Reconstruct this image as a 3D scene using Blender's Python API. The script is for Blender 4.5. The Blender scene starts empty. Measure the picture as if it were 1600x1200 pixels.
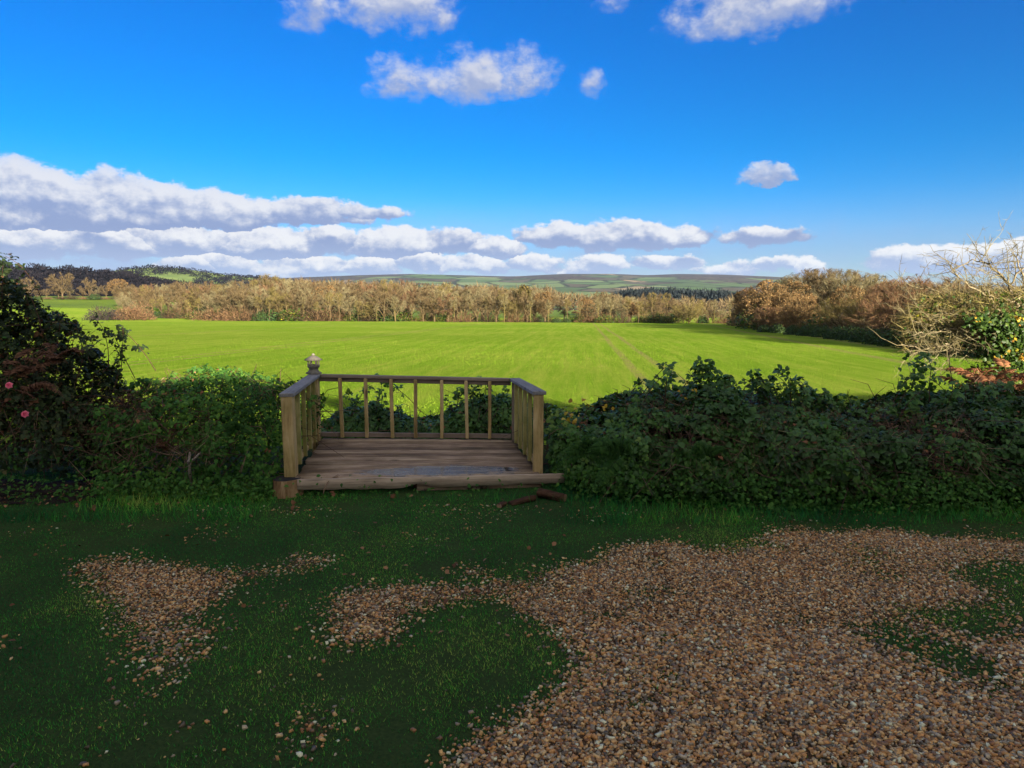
import bpy, bmesh, math, random
import numpy as np
from mathutils import Vector, Matrix

random.seed(7)
rng = np.random.default_rng(7)
S = bpy.context.scene
R = math.radians

# ------------------------------------------------------------------ camera
CAM_H = 1.65
PITCH = R(6.37)
FPX = 1110.0
cam_d = bpy.data.cameras.new('camera')
cam_d.sensor_width = 36.0
cam_d.lens = 36.0 * FPX / 1600.0
cam_d.clip_start = 0.05
cam_d.clip_end = 30000
cam = bpy.data.objects.new('camera', cam_d)
S.collection.objects.link(cam)
cam.location = (0, 0, CAM_H)
cam.rotation_euler = (R(90) - PITCH, 0, 0)
S.camera = cam

# ------------------------------------------------------------------ light, sky, exposure
EXPO = 2.15
SUN_EL = 12.0
SUN_AZ = 30.0            # degrees to the right of straight behind the camera
SKY_STR = 0.05
S.view_settings.view_transform = 'Standard'
S.view_settings.look = 'None'
S.view_settings.gamma = 1.0
S.view_settings.use_curve_mapping = False
S.view_settings.exposure = EXPO
sun_dir = Vector((math.sin(R(SUN_AZ)) * math.cos(R(SUN_EL)), -math.cos(R(SUN_AZ)) * math.cos(R(SUN_EL)), math.sin(R(SUN_EL))))
sun_d = bpy.data.lights.new('sun', 'SUN')
sun_d.energy = 5.0
sun_d.angle = R(0.55)
sun_d.color = (1.0, 0.87, 0.68)
sun = bpy.data.objects.new('sun', sun_d)
S.collection.objects.link(sun)
sun.rotation_euler = sun_dir.to_track_quat('Z', 'Y').to_euler()
sun.location = sun_dir * 60


def pix_ray(px, py):
    u, v = (px - 800) / FPX, (600 - py) / FPX
    c, s = math.cos(PITCH), math.sin(PITCH)
    return Vector((u, c + v * s, -s + v * c))


def at_y(px, py, Y):
    d = pix_ray(px, py)
    return Vector((0, 0, CAM_H)) + d * (Y / d.y)


def at_z(px, py, z):
    d = pix_ray(px, py)
    return Vector((0, 0, CAM_H)) + d * ((z - CAM_H) / d.z)


def azel(px, py):
    d = pix_ray(px, py).normalized()
    return math.atan2(d.x, d.y), math.asin(d.z)


# small expression language for shader nodes ---------------------------------
class E:
    def __init__(self, nt, s):
        self.nt, self.s = nt, s

    def _m(self, op, *o, clamp=False):
        n = self.nt.nodes.new('ShaderNodeMath')
        n.operation = op
        n.use_clamp = clamp
        for i, a in enumerate((self,) + o):
            if isinstance(a, E):
                self.nt.links.new(a.s, n.inputs[i])
            else:
                n.inputs[i].default_value = a
        return E(self.nt, n.outputs[0])

    def __add__(self, o): return self._m('ADD', o)
    def __sub__(self, o): return self._m('SUBTRACT', o)
    def __mul__(self, o): return self._m('MULTIPLY', o)
    def __truediv__(self, o): return self._m('DIVIDE', o)
    __radd__ = __add__
    __rmul__ = __mul__
    def max(self, o): return self._m('MAXIMUM', o)
    def min(self, o): return self._m('MINIMUM', o)
    def gt(self, o): return self._m('GREATER_THAN', o)
    def clamp(self): return self._m('ADD', 0.0, clamp=True)
    def abs(self): return self._m('ABSOLUTE')
    def pow(self, o): return self._m('POWER', o)
    def atan2(self, o): return self._m('ARCTAN2', o)
    def asin(self): return self._m('ARCSINE')
    def frac(self): return self._m('FRACT')
    def sin(self): return self._m('SINE')

    def ss(self, a, b):
        n = self.nt.nodes.new('ShaderNodeMapRange')
        n.interpolation_type = 'SMOOTHSTEP'
        self.nt.links.new(self.s, n.inputs['Value'])
        n.inputs['From Min'].default_value = a
        n.inputs['From Max'].default_value = b
        return E(self.nt, n.outputs['Result'])

    def lin(self, a, b, c=0.0, d=1.0):
        n = self.nt.nodes.new('ShaderNodeMapRange')
        self.nt.links.new(self.s, n.inputs['Value'])
        for k, v in zip(('From Min', 'From Max', 'To Min', 'To Max'), (a, b, c, d)):
            n.inputs[k].default_value = v
        return E(self.nt, n.outputs['Result'])


def mixf(f, a, b):                      # float mix
    return a + f * (b - a) if isinstance(a, E) else f * (b + (-a) if isinstance(b, E) else b - a) + a


def xyz(nt, x, y, z):
    n = nt.nodes.new('ShaderNodeCombineXYZ')
    for i, a in enumerate((x, y, z)):
        if isinstance(a, E):
            nt.links.new(a.s, n.inputs[i])
        else:
            n.inputs[i].default_value = a
    return n.outputs[0]


def sep(nt, vec):
    n = nt.nodes.new('ShaderNodeSeparateXYZ')
    nt.links.new(vec, n.inputs[0])
    return [E(nt, o) for o in n.outputs]


def noise(nt, vec, scale, detail=4.0, rough=0.55, lac=2.0, dist=0.0, color=False):
    n = nt.nodes.new('ShaderNodeTexNoise')
    if vec is not None:
        nt.links.new(vec, n.inputs['Vector'])
    n.inputs['Scale'].default_value = scale
    n.inputs['Detail'].default_value = detail
    n.inputs['Roughness'].default_value = rough
    n.inputs['Lacunarity'].default_value = lac
    n.inputs['Distortion'].default_value = dist
    return n.outputs['Color'] if color else E(nt, n.outputs['Fac'])


def voronoi(nt, vec, scale, feature='F1', out='Distance', rand=1.0):
    n = nt.nodes.new('ShaderNodeTexVoronoi')
    n.feature = feature
    if vec is not None:
        nt.links.new(vec, n.inputs['Vector'])
    n.inputs['Scale'].default_value = scale
    n.inputs['Randomness'].default_value = rand
    return E(nt, n.outputs[out]) if out != 'Color' else n.outputs['Color']


def mapping(nt, vec, scale=(1, 1, 1), rot=(0, 0, 0), loc=(0, 0, 0)):
    n = nt.nodes.new('ShaderNodeMapping')
    nt.links.new(vec, n.inputs[0])
    n.inputs['Scale'].default_value = scale
    n.inputs['Rotation'].default_value = rot
    n.inputs['Location'].default_value = loc
    return n.outputs[0]


def ramp(nt, fac, stops, interp='LINEAR'):
    n = nt.nodes.new('ShaderNodeValToRGB')
    n.color_ramp.interpolation = interp
    el = n.color_ramp.elements
    while len(el) < len(stops):
        el.new(0.5)
    for e, (p, c) in zip(el, stops):
        e.position = p
        e.color = (*c, 1)
    nt.links.new(fac.s if isinstance(fac, E) else fac, n.inputs[0])
    return n.outputs['Color']


def mixc(nt, fac, a, b, mode='MIX'):
    n = nt.nodes.new('ShaderNodeMix')
    n.data_type = 'RGBA'
    n.blend_type = mode
    if isinstance(fac, E):
        nt.links.new(fac.s, n.inputs[0])
    else:
        n.inputs[0].default_value = fac
    for v, i in ((a, 6), (b, 7)):
        if isinstance(v, tuple):
            n.inputs[i].default_value = (*v, 1)
        else:
            nt.links.new(v, n.inputs[i])
    return n.outputs[2]


def s2l(r, g, b):
    f = lambda c: (c / 255 / 12.92) if c <= 10 else (((c / 255) + 0.055) / 1.055) ** 2.4
    return (f(r), f(g), f(b))


# ------------------------------------------------------------------ world: Nishita sky with clouds
world = bpy.data.worlds.new('World')
S.world = world
world.use_nodes = True
wt = world.node_tree
wt.nodes.clear()
w_out = wt.nodes.new('ShaderNodeOutputWorld')
w_bg = wt.nodes.new('ShaderNodeBackground')
w_bg.inputs['Strength'].default_value = SKY_STR
wt.links.new(w_bg.outputs[0], w_out.inputs[0])
sky = wt.nodes.new('ShaderNodeTexSky')
sky.sky_type = 'NISHITA'
sky.sun_disc = False
sky.sun_elevation = R(SUN_EL)
SKY_ROT = R(180 - SUN_AZ)
sky.sun_rotation = SKY_ROT
sky.altitude = 50
sky.air_density = 1.0
sky.dust_density = 0.35
sky.ozone_density = 2.0
tc = wt.nodes.new('ShaderNodeTexCoord')
dx, dy, dz = sep(wt, tc.outputs['Generated'])
AZ = dx.atan2(dy)
EL = dz.min(1.0).max(-1.0).asin()
CLOUD_K = 1.0 / (SKY_STR * 2 ** EXPO)


def cloud_col(r, g, b):
    return tuple(c * CLOUD_K for c in s2l(r, g, b))


def blob(px, py, rx, up, dn, wgt=1.0):
    a, e = azel(px, py)
    return (a, e, rx / FPX * math.cos(e) ** -1, up / FPX, dn / FPX, wgt)


# (pixel centre, half width, height above, depth below): the clouds seen in the photograph
BLOBS = [
    # long dark bank on the left
    blob(-40, 312, 150, 58, 50, 1.25), blob(60, 314, 200, 54, 42, 1.3), blob(180, 328, 180, 50, 32, 1.2), blob(320, 336, 170, 42, 22, 1.15),
    blob(440, 340, 160, 30, 14, 1.0), blob(560, 338, 90, 17, 9, 0.75),
    # second bank, white tops over grey bases
    blob(20, 372, 120, 22, 24, 0.9), blob(170, 380, 120, 24, 18, 0.95), blob(300, 375, 110, 26, 22, 1.0), blob(420, 384, 110, 32, 18, 1.1), blob(520, 376, 70, 20, 22, 0.95), blob(610, 386, 100, 30, 16, 1.1), blob(700, 382, 70, 24, 20, 1.0), blob(770, 392, 60, 22, 12, 0.95),
    # low cumulus above the skyline
    blob(300, 420, 50, 20, 10, 0.9), blob(360, 412, 45, 20, 16, 0.95), blob(440, 418, 50, 24, 12, 1.0), blob(510, 412, 40, 15, 15, 0.9), blob(580, 420, 60, 22, 10, 0.95), blob(665, 411, 50, 14, 14, 0.9), blob(740, 418, 60, 20, 10, 1.0),
    blob(840, 411, 60, 14, 12, 0.85), blob(930, 418, 70, 18, 9, 0.9), blob(1030, 409, 80, 12, 14, 0.9), blob(1130, 417, 60, 15, 10, 0.8), blob(1210, 411, 50, 10, 10, 0.7), blob(1268, 416, 24, 15, 9, 1.0),
    # middle cloud with dark base
    blob(870, 374, 80, 30, 18, 1.05), blob(970, 374, 110, 32, 20, 1.25), blob(1065, 372, 62, 26, 14, 1.05),
    blob(1195, 373, 80, 14, 12, 0.85),
    # right, low
    blob(1430, 414, 80, 22, 14, 0.95), blob(1540, 412, 90, 26, 18, 0.95), blob(1680, 408, 110, 30, 20, 1.0),
    blob(1198, 283, 52, 22, 13, 1.05),
    # high puffs
    blob(632, 128, 56, 40, 24, 0.6), blob(730, 130, 74, 50, 26, 1.05), blob(820, 130, 54, 42, 24, 0.68), blob(921, 132, 27, 26, 22, 0.62),
    blob(470, 10, 45, 34, 36, 0.4), blob(615, 12, 92, 70, 34, 0.95), blob(1180, 14, 125, 80, 34, 1.0), blob(975, 0, 34, 20, 14, 0.4),
]
cvec = xyz(wt, AZ, EL * 1.35, 0.0)
cvec_up = xyz(wt, AZ + 0.006, (EL + 0.010) * 1.35, 0.0)
warp = noise(wt, cvec, 9.0, 7.0, 0.66, color=True)
wx, wy, wz = sep(wt, warp)
AZw = AZ + (wx - 0.5) * 0.060
ELw = EL + (wy - 0.5) * 0.046
env = None
tpos = None
for (a, e, rx, up, dn, wg) in BLOBS:
    u = (AZw - a) * (1 / rx)
    dv = ELw - e
    isup = dv.gt(0.0)
    t = dv * (isup * (1 / up - 1 / dn) + 1 / dn)
    d = ((u * u + t * t) * -1.0 + 1.0) * wg
    if env is None:
        env, tpos = d, t
    else:
        hit = d.gt(env)
        tpos = mixf(hit, tpos, t)
        env = env.max(d)
# broken cloud added outside the frame, dense and bright, as fill for the shade
away = AZ.abs().ss(0.80, 1.05).max(EL.ss(0.62, 0.80))
gen = noise(wt, xyz(wt, dx, dy, dz * 2.2), 2.6, 3.0, 0.5)
genv = (gen - 0.42) * 6.0
env = env.max(genv * away - (away * -1.0 + 1.0) * 9.0)
f1 = noise(wt, cvec, 17.0, 12.0, 0.63)
f2 = noise(wt, cvec_up, 17.0, 8.0, 0.55)
warp_f = noise(wt, xyz(wt, AZ, EL * 4.5, 3.0), 4.0, 5.0, 0.6)
dens = env + (f1 - 0.5) * 3.3 + 0.08 + EL.ss(0.13, 0.06) * AZ.lin(-.7, .15, .42, .05)
high = EL.ss(0.12, 0.26)
alpha = mixf(high, dens.ss(0.10, 0.50), dens.ss(0.0, 1.15))
relief = (f1 - f2) * 2.6
lit = (tpos * 0.62 + 0.45 + relief).clamp()
thin = dens.ss(0.2, 1.1)
lowness = EL.ss(0.02, 0.26)
c_base = mixc(wt, EL.ss(0.035, 0.10), cloud_col(176, 192, 226), mixc(wt, lowness, cloud_col(142, 157, 200), cloud_col(164, 178, 214)))
c_top = mixc(wt, lowness, cloud_col(252, 251, 251), cloud_col(214, 217, 230))
c_cloud = mixc(wt, lit.ss(0.15, 0.95), c_base, c_top)
# angle from the sun: clouds and clear sky whitened and warmed towards it as fill
sdot = dx * sun_dir.x + dy * sun_dir.y + dz * sun_dir.z
toward = sdot.ss(-0.25, 0.75)
c_cloud = mixc(wt, toward, c_cloud, tuple(c * CLOUD_K for c in (1.65, 1.50, 1.25)))
hs = wt.nodes.new('ShaderNodeHueSaturation')
hs.inputs['Saturation'].default_value = 1.5
hs.inputs['Value'].default_value = 1.0
wt.links.new(sky.outputs[0], hs.inputs['Color'])
tcol = mixc(wt, EL.ss(0.02, 0.22), (0.42, 0.52, 0.93), (0.02, 0.50, 0.90))
tint = mixc(wt, 1.0, hs.outputs[0], tcol, 'MULTIPLY')
white = mixc(wt, 1.0, sky.outputs[0], (0.62, 0.62, 0.62), 'MULTIPLY')
tint = mixc(wt, toward, tint, white)
strat = EL.ss(0.150, 0.035) * AZ.lin(-.75, .55, 1.9, .8) * (f1 * .9 + warp_f * .7 - .25).clamp()
tint = mixc(wt, strat * (away * -1.0 + 1.0), tint, mixc(wt, EL.ss(0.0, 0.09), cloud_col(190, 208, 236), cloud_col(160, 182, 226)))
final = mixc(wt, alpha * 0.96, tint, c_cloud)
wt.links.new(final, w_bg.inputs['Color'])
world.cycles.sampling_method = 'MANUAL'
world.cycles.sample_map_resolution = 512


# ------------------------------------------------------------------ mesh helpers
def link(o, parent=None):
    S.collection.objects.link(o)
    if parent is not None:
        o.parent = parent
    return o


def mesh_np(name, V, F, mat, parent=None, tint=None, smooth=False, mats=None, fmat=None, extra=None):
    """One mesh object from numpy arrays; F is (M,3) or (M,4); tint is a per-vertex float attribute."""
    V = np.asarray(V, dtype=np.float32)
    F = np.asarray(F, dtype=np.int32)
    me = bpy.data.meshes.new(name)
    n, k = F.shape
    me.vertices.add(len(V))
    me.vertices.foreach_set('co', V.ravel())
    me.loops.add(n * k)
    me.loops.foreach_set('vertex_index', F.ravel())
    me.polygons.add(n)
    me.polygons.foreach_set('loop_start', np.arange(0, n * k, k, dtype=np.int32))
    if smooth:
        me.polygons.foreach_set('use_smooth', np.ones(n, dtype=bool))
    if tint is not None:
        at = me.attributes.new('tint', 'FLOAT', 'POINT')
        at.data.foreach_set('value', np.asarray(tint, dtype=np.float32))
    for kx, vx in (extra or {}).items():
        at = me.attributes.new(kx, 'FLOAT', 'POINT')
        at.data.foreach_set('value', np.asarray(vx, dtype=np.float32))
    if mats:
        for m in mats:
            me.materials.append(m)
        me.polygons.foreach_set('material_index', np.asarray(fmat, dtype=np.int32))
    elif mat is not None:
        me.materials.append(mat)
    me.update(calc_edges=True)
    me.validate()
    return link(bpy.data.objects.new(name, me), parent)


def thing(name, label, cat, loc=(0, 0, 0), rotz=0.0, group=None):
    o = bpy.data.objects.new(name, None)
    o.empty_display_size = 0.2
    link(o)
    o.location = loc
    o.rotation_euler = (0, 0, rotz)
    return tag(o, label, cat, group)


def tag(o, label=None, cat=None, group=None, kind=None):
    if label: o['label'] = label
    if cat: o['category'] = cat
    if group: o['group'] = group
    if kind: o['kind'] = kind
    return o


def copy_thing(root, loc, rotz=0.0, scale=None, label=None, group=None):
    r = root.copy()
    S.collection.objects.link(r)
    r.location = loc
    r.rotation_euler = (0, 0, rotz)
    if scale is not None:
        r.scale = scale
    if label: r['label'] = label
    if group: r['group'] = group
    for ch in KIDS[root.name]:
        c = ch.copy()
        S.collection.objects.link(c)
        c.parent = r
    return r


KIDS = {}


class Buf:
    """Collects vertices, triangles and a tint per vertex."""
    def __init__(self):
        self.v, self.f, self.t, self.n = [], [], [], 0

    def add(self, V, F, t=0.5):
        V = np.asarray(V, dtype=np.float64).reshape(-1, 3)
        F = np.asarray(F, dtype=np.int64).reshape(-1, 3)
        self.v.append(V)
        self.f.append(F + self.n)
        self.t.append(np.full(len(V), t) if np.isscalar(t) else np.asarray(t))
        self.n += len(V)

    def build(self, name, mat, parent=None, smooth=False):
        return mesh_np(name, np.concatenate(self.v), np.concatenate(self.f), mat, parent, np.concatenate(self.t), smooth)


def tube(buf, pts, radii, sides=5, t=0.5, cap=True):
    """Tapered tube along a polyline."""
    P = np.asarray(pts, dtype=np.float64)
    n = len(P)
    T = np.gradient(P, axis=0)
    T /= np.linalg.norm(T, axis=1, keepdims=True) + 1e-9
    ref = np.array([0.0, 0.0, 1.0]) if abs(T[0, 2]) < 0.9 else np.array([1.0, 0.0, 0.0])
    A = np.cross(T, ref)
    A /= np.linalg.norm(A, axis=1, keepdims=True) + 1e-9
    B = np.cross(T, A)
    ang = np.linspace(0, 2 * np.pi, sides, endpoint=False)
    r = np.asarray(radii, dtype=np.float64).reshape(-1, 1, 1)
    V = P[:, None, :] + r * (np.cos(ang)[None, :, None] * A[:, None, :] + np.sin(ang)[None, :, None] * B[:, None, :])
    V = V.reshape(-1, 3)
    i = np.arange(n - 1)[:, None] * sides
    j = np.arange(sides)[None, :]
    a = (i + j).ravel()
    b = (i + (j + 1) % sides).ravel()
    F = np.concatenate([np.stack([a, b, b + sides], 1), np.stack([a, b + sides, a + sides], 1)])
    if cap:
        k = np.arange(1, sides - 1)
        F = np.concatenate([F, np.stack([np.zeros_like(k), k + 1, k], 1), (n - 1) * sides + np.stack([np.zeros_like(k), k, k + 1], 1)])
    buf.add(V, F, t)


def unit(v):
    v = np.asarray(v, dtype=np.float64)
    return v / (np.linalg.norm(v, axis=-1, keepdims=True) + 1e-9)


def slivers(buf, P, D, L, W, t):
    """Many thin triangles: base point P, direction D (unit), length L, width W, tint t."""
    n = len(P)
    side = unit(np.cross(D, unit(rng.normal(size=(n, 3)))))
    w = np.asarray(W).reshape(-1, 1) * 0.5 * np.ones((n, 1))
    l = np.asarray(L).reshape(-1, 1) * np.ones((n, 1))
    V = np.stack([P - side * w, P + side * w, P + D * l], 1).reshape(-1, 3)
    F = np.arange(3 * n).reshape(-1, 3)
    buf.add(V, F, np.repeat(np.asarray(t) * np.ones(n), 3))


LEAF_UV = np.array([[0, 0, 0], [-.36, .33, .05], [.36, .33, .05], [-.30, .68, .02], [.30, .68, .02], [0, 1, -.14]])
LEAF_F = np.array([[0, 2, 1], [1, 2, 4], [1, 4, 3], [3, 4, 5]])


def leaves(buf, P, N, D, L, t, aspect=1.0, fold=1.0):
    """Ovate folded leaves: base P, face normal N, pointing D, length L, tint t."""
    n = len(P)
    D = unit(D - N * np.sum(D * N, 1, keepdims=True))
    Sd = np.cross(D, N)
    L = np.asarray(L).reshape(-1, 1, 1) * np.ones((n, 1, 1))
    u = LEAF_UV
    V = P[:, None, :] + L * (u[None, :, 0:1] * aspect * Sd[:, None, :] + u[None, :, 1:2] * D[:, None, :] + u[None, :, 2:3] * fold * 2.0 * N[:, None, :])
    F = (np.arange(n)[:, None, None] * 6 + LEAF_F[None]).reshape(-1, 3)
    buf.add(V.reshape(-1, 3), F, np.repeat(np.asarray(t) * np.ones(n), 6))


def trifoliate(buf, P, N, D, L, t):
    """Bramble leaf: three leaflets spreading from one point."""
    D = unit(D - N * np.sum(D * N, 1, keepdims=True))
    Sd = np.cross(D, N)
    leaves(buf, P + D * L[:, None] * .25, N, D, L, t, 1.15)
    for sgn in (-1, 1):
        dd = unit(D * .35 + Sd * sgn)
        nn = unit(N + rng.normal(size=N.shape) * .22)
        leaves(buf, P, nn, dd, L * .82, t + rng.normal(size=len(P)) * .04, 1.15)


# vectorised value noise ------------------------------------------------------
_perm = rng.random((64, 64, 64))


def vnoise(p):
    p = np.asarray(p, dtype=np.float64)
    i = np.floor(p).astype(int)
    f = p - i
    f = f * f * (3 - 2 * f)
    out = 0
    for a in (0, 1):
        for b in (0, 1):
            for c in (0, 1):
                w = (f[..., 0] if a else 1 - f[..., 0]) * (f[..., 1] if b else 1 - f[..., 1]) * (f[..., 2] if c else 1 - f[..., 2])
                out = out + w * _perm[(i[..., 0] + a) % 64, (i[..., 1] + b) % 64, (i[..., 2] + c) % 64]
    return out


def fbm2(x, y, s, z=0.0, o=3):
    v, a, tot = 0, 1.0, 0
    for k in range(o):
        v = v + a * vnoise(np.stack([x * s + 7.3 * k, y * s + 3.1 * k, np.zeros_like(x) + z + k * 11.7], -1))
        tot += a
        a *= .5
        s *= 2
    return v / tot


# ------------------------------------------------------------------ materials
def new_mat(name):
    m = bpy.data.materials.new(name)
    m.use_nodes = True
    nt = m.node_tree
    b = nt.nodes['Principled BSDF']
    return m, nt, b


def attr(nt, name):
    n = nt.nodes.new('ShaderNodeAttribute')
    n.attribute_name = name
    return E(nt, n.outputs['Fac'])


def objco(nt):
    n = nt.nodes.new('ShaderNodeTexCoord')
    return n.outputs['Object']


def geo_pos(nt):
    n = nt.nodes.new('ShaderNodeNewGeometry')
    return n.outputs['Position']


def bump(nt, b, h, strength=0.5, dist=0.01):
    n = nt.nodes.new('ShaderNodeBump')
    n.inputs['Strength'].default_value = strength
    n.inputs['Distance'].default_value = dist
    nt.links.new(h.s if isinstance(h, E) else h, n.inputs['Height'])
    nt.links.new(n.outputs[0], b.inputs['Normal'])
    return n


def leaf_mat(name, stops, rough=0.5, transl=0.25, spec=0.4, tcol=None):
    """Leaves: a colour along the tint attribute, plus light passing through."""
    m, nt, b = new_mat(name)
    c = ramp(nt, attr(nt, 'tint'), stops)
    nt.links.new(c, b.inputs['Base Color'])
    b.inputs['Roughness'].default_value = rough
    b.inputs['Specular IOR Level'].default_value = spec
    tr = nt.nodes.new('ShaderNodeBsdfTranslucent')
    c2 = mixc(nt, 1.0, c, tcol or (1.3, 1.35, 0.6), 'MULTIPLY')
    nt.links.new(c2, tr.inputs['Color'])
    mx = nt.nodes.new('ShaderNodeMixShader')
    mx.inputs[0].default_value = transl
    nt.links.new(b.outputs[0], mx.inputs[1])
    nt.links.new(tr.outputs[0], mx.inputs[2])
    nt.links.new(mx.outputs[0], nt.nodes['Material Output'].inputs['Surface'])
    return m


def plain_mat(name, stops, scale=6.0, rough=0.85, stretch=(1, 1, 1), bstr=0.4, bdist=0.01, detail=6, spec=0.08):
    m, nt, b = new_mat(name)
    v = mapping(nt, objco(nt), stretch)
    n = noise(nt, v, scale, detail, 0.65)
    nt.links.new(ramp(nt, n, stops), b.inputs['Base Color'])
    b.inputs['Roughness'].default_value = rough
    b.inputs['Specular IOR Level'].default_value = spec
    bump(nt, b, n, bstr, bdist)
    return m


def tint_mat(name, stops, rough=0.9, spec=0.2):
    m, nt, b = new_mat(name)
    nt.links.new(ramp(nt, attr(nt, 'tint'), stops), b.inputs['Base Color'])
    b.inputs['Roughness'].default_value = rough
    b.inputs['Specular IOR Level'].default_value = spec
    return m


M = {}
M['bramble_leaf'] = leaf_mat('bramble_leaf', [(0, (0.017, 0.0393, 0.0107)), (0.35, (0.0383, 0.0928, 0.0213)), (0.7, (0.068, 0.1518, 0.0293)), (1, (0.1594, 0.2321, 0.0399))], .42, .2, .22)
M['nettle_leaf'] = leaf_mat('nettle_leaf', [(0, (0.02, 0.0562, 0.012)), (0.5, (0.045, 0.125, 0.022)), (1, (0.1063, 0.2125, 0.035))], .6, .28, .12)
M['rose_leaf'] = leaf_mat('rose_leaf', [(0, (0.0108, 0.0198, 0.0088)), (0.5, (0.027, 0.0462, 0.0176)), (0.85, (0.0567, 0.077, 0.0242)), (1, (0.135, 0.055, 0.0275))], .5, .2, .18)
M['yellow_leaf'] = leaf_mat('yellow_leaf', [(0, (.22, .10, .02)), (.5, (.42, .27, .02)), (1, (.50, .42, .05))], .5, .3, .3, (1.2, 1.1, .5))
M['brown_leaf'] = leaf_mat('brown_leaf', [(0, (.07, .03, .014)), (.5, (.16, .07, .03)), (1, (.30, .16, .08))], .75, .1, .2, (1.2, .9, .5))
M['fern'] = leaf_mat('fern', [(0, (0.0118, 0.0382, 0.0072)), (0.5, (0.0235, 0.0706, 0.012)), (1, (0.047, 0.1117, 0.018))], .55, .3, .12)
M['bracken'] = leaf_mat('bracken', [(0, (.035, .014, .009)), (.5, (.085, .037, .019)), (1, (.16, .08, .042))], .8, .15, .2, (1.2, .9, .6))
M['ivy'] = leaf_mat('ivy', [(0, (0.0112, 0.03, 0.007)), (0.6, (0.0375, 0.075, 0.0105)), (0.85, (0.09, 0.1275, 0.014)), (1, (0.24, 0.225, 0.021))], .45, .25, .18)
M['grass'] = leaf_mat('grass', [(0, (0.011, 0.0801, 0.0271)), (0.3, (0.0221, 0.1476, 0.0325)), (0.55, (0.0404, 0.2215, 0.0325)), (0.8, (0.0955, 0.3164, 0.0352)), (1, (0.2939, 0.3796, 0.0812))], .6, .25, .04)
M['crop'] = leaf_mat('crop', [(0, (0.1418, 0.2832, 0.0169)), (0.5, (0.1986, 0.3481, 0.0218)), (1, (0.3063, 0.4012, 0.0484))], .6, .35, .02, (1.15, 1.2, .4))
M['cane'] = tint_mat('cane', [(0, (.03, .018, .014)), (.5, (.09, .045, .03)), (1, (.28, .19, .12))], .75)
M['petal'] = leaf_mat('petal', [(0, (.55, .03, .10)), (.6, (.85, .16, .26)), (1, (.9, .35, .42))], .6, .25, .2, (1.1, .6, .7))
M['twig'] = tint_mat('twig', [(0, (0.0268, 0.0179, 0.0097)), (0.35, (0.0776, 0.0535, 0.0263)), (0.7, (0.1309, 0.0968, 0.0464)), (1, (0.2037, 0.1682, 0.0847))], .9)
M['twig_red'] = tint_mat('twig_red', [(0, (0.0413, 0.0218, 0.0131)), (0.5, (0.138, 0.0757, 0.0395)), (1, (0.221, 0.1512, 0.0725))], .9)
M['twig_pale'] = tint_mat('twig_pale', [(0, (0.0485, 0.0382, 0.0202)), (0.5, (0.1455, 0.1223, 0.0625)), (1, (0.2328, 0.214, 0.121))], .9)
M['twig_gold'] = tint_mat('twig_gold', [(0, (0.0381, 0.0285, 0.0088)), (0.5, (0.1304, 0.1028, 0.0333)), (1, (0.2174, 0.1883, 0.0665))], .9)
M['bark_pale'] = tint_mat('bark_pale', [(0, (0.098, 0.0748, 0.045)), (0.5, (0.21, 0.17, 0.102)), (1, (0.322, 0.2788, 0.18))], .9)
M['russet_leaf'] = leaf_mat('russet_leaf', [(0, (0.0634, 0.0335, 0.015)), (0.5, (0.1549, 0.0923, 0.0362)), (1, (0.2535, 0.1758, 0.0746))], .8, .15, .2, (1.2, .9, .5))
M['evergreen'] = leaf_mat('evergreen', [(0, (.012, .03, .010)), (.5, (.03, .065, .016)), (1, (.07, .11, .025))], .7, .12, .2)
M['olive_leaf'] = leaf_mat('olive_leaf', [(0, (.03, .028, .010)), (.5, (.075, .06, .016)), (1, (.14, .11, .03))], .8, .12, .2)
M['dark_twig'] = tint_mat('dark_twig', [(0, (.014, .011, .012)), (.5, (.034, .027, .027)), (1, (.065, .05, .045))], 1.0)
M['cloud_shade_twig'] = tint_mat('cloud_shade_twig', [(0, (.005, .005, .007)), (.5, (.011, .010, .013)), (1, (.022, .019, .022))], 1.0, 0)  # near-black: cloud shadow put into the colour of the hill woods
M['twig_dark'] = tint_mat('twig_dark', [(0, (.012, .008, .006)), (.5, (.042, .028, .016)), (1, (.085, .06, .035))], 1.0)
M['bracken_sunlit'] = leaf_mat('bracken_sunlit', [(0, (0.072, 0.0264, 0.0144)), (0.5, (0.18, 0.078, 0.036)), (1, (0.324, 0.168, 0.084))], .8, .15, .1, (1.2, .9, .6))  # lighter copy of the bracken, sunlight put into its colour


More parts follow.
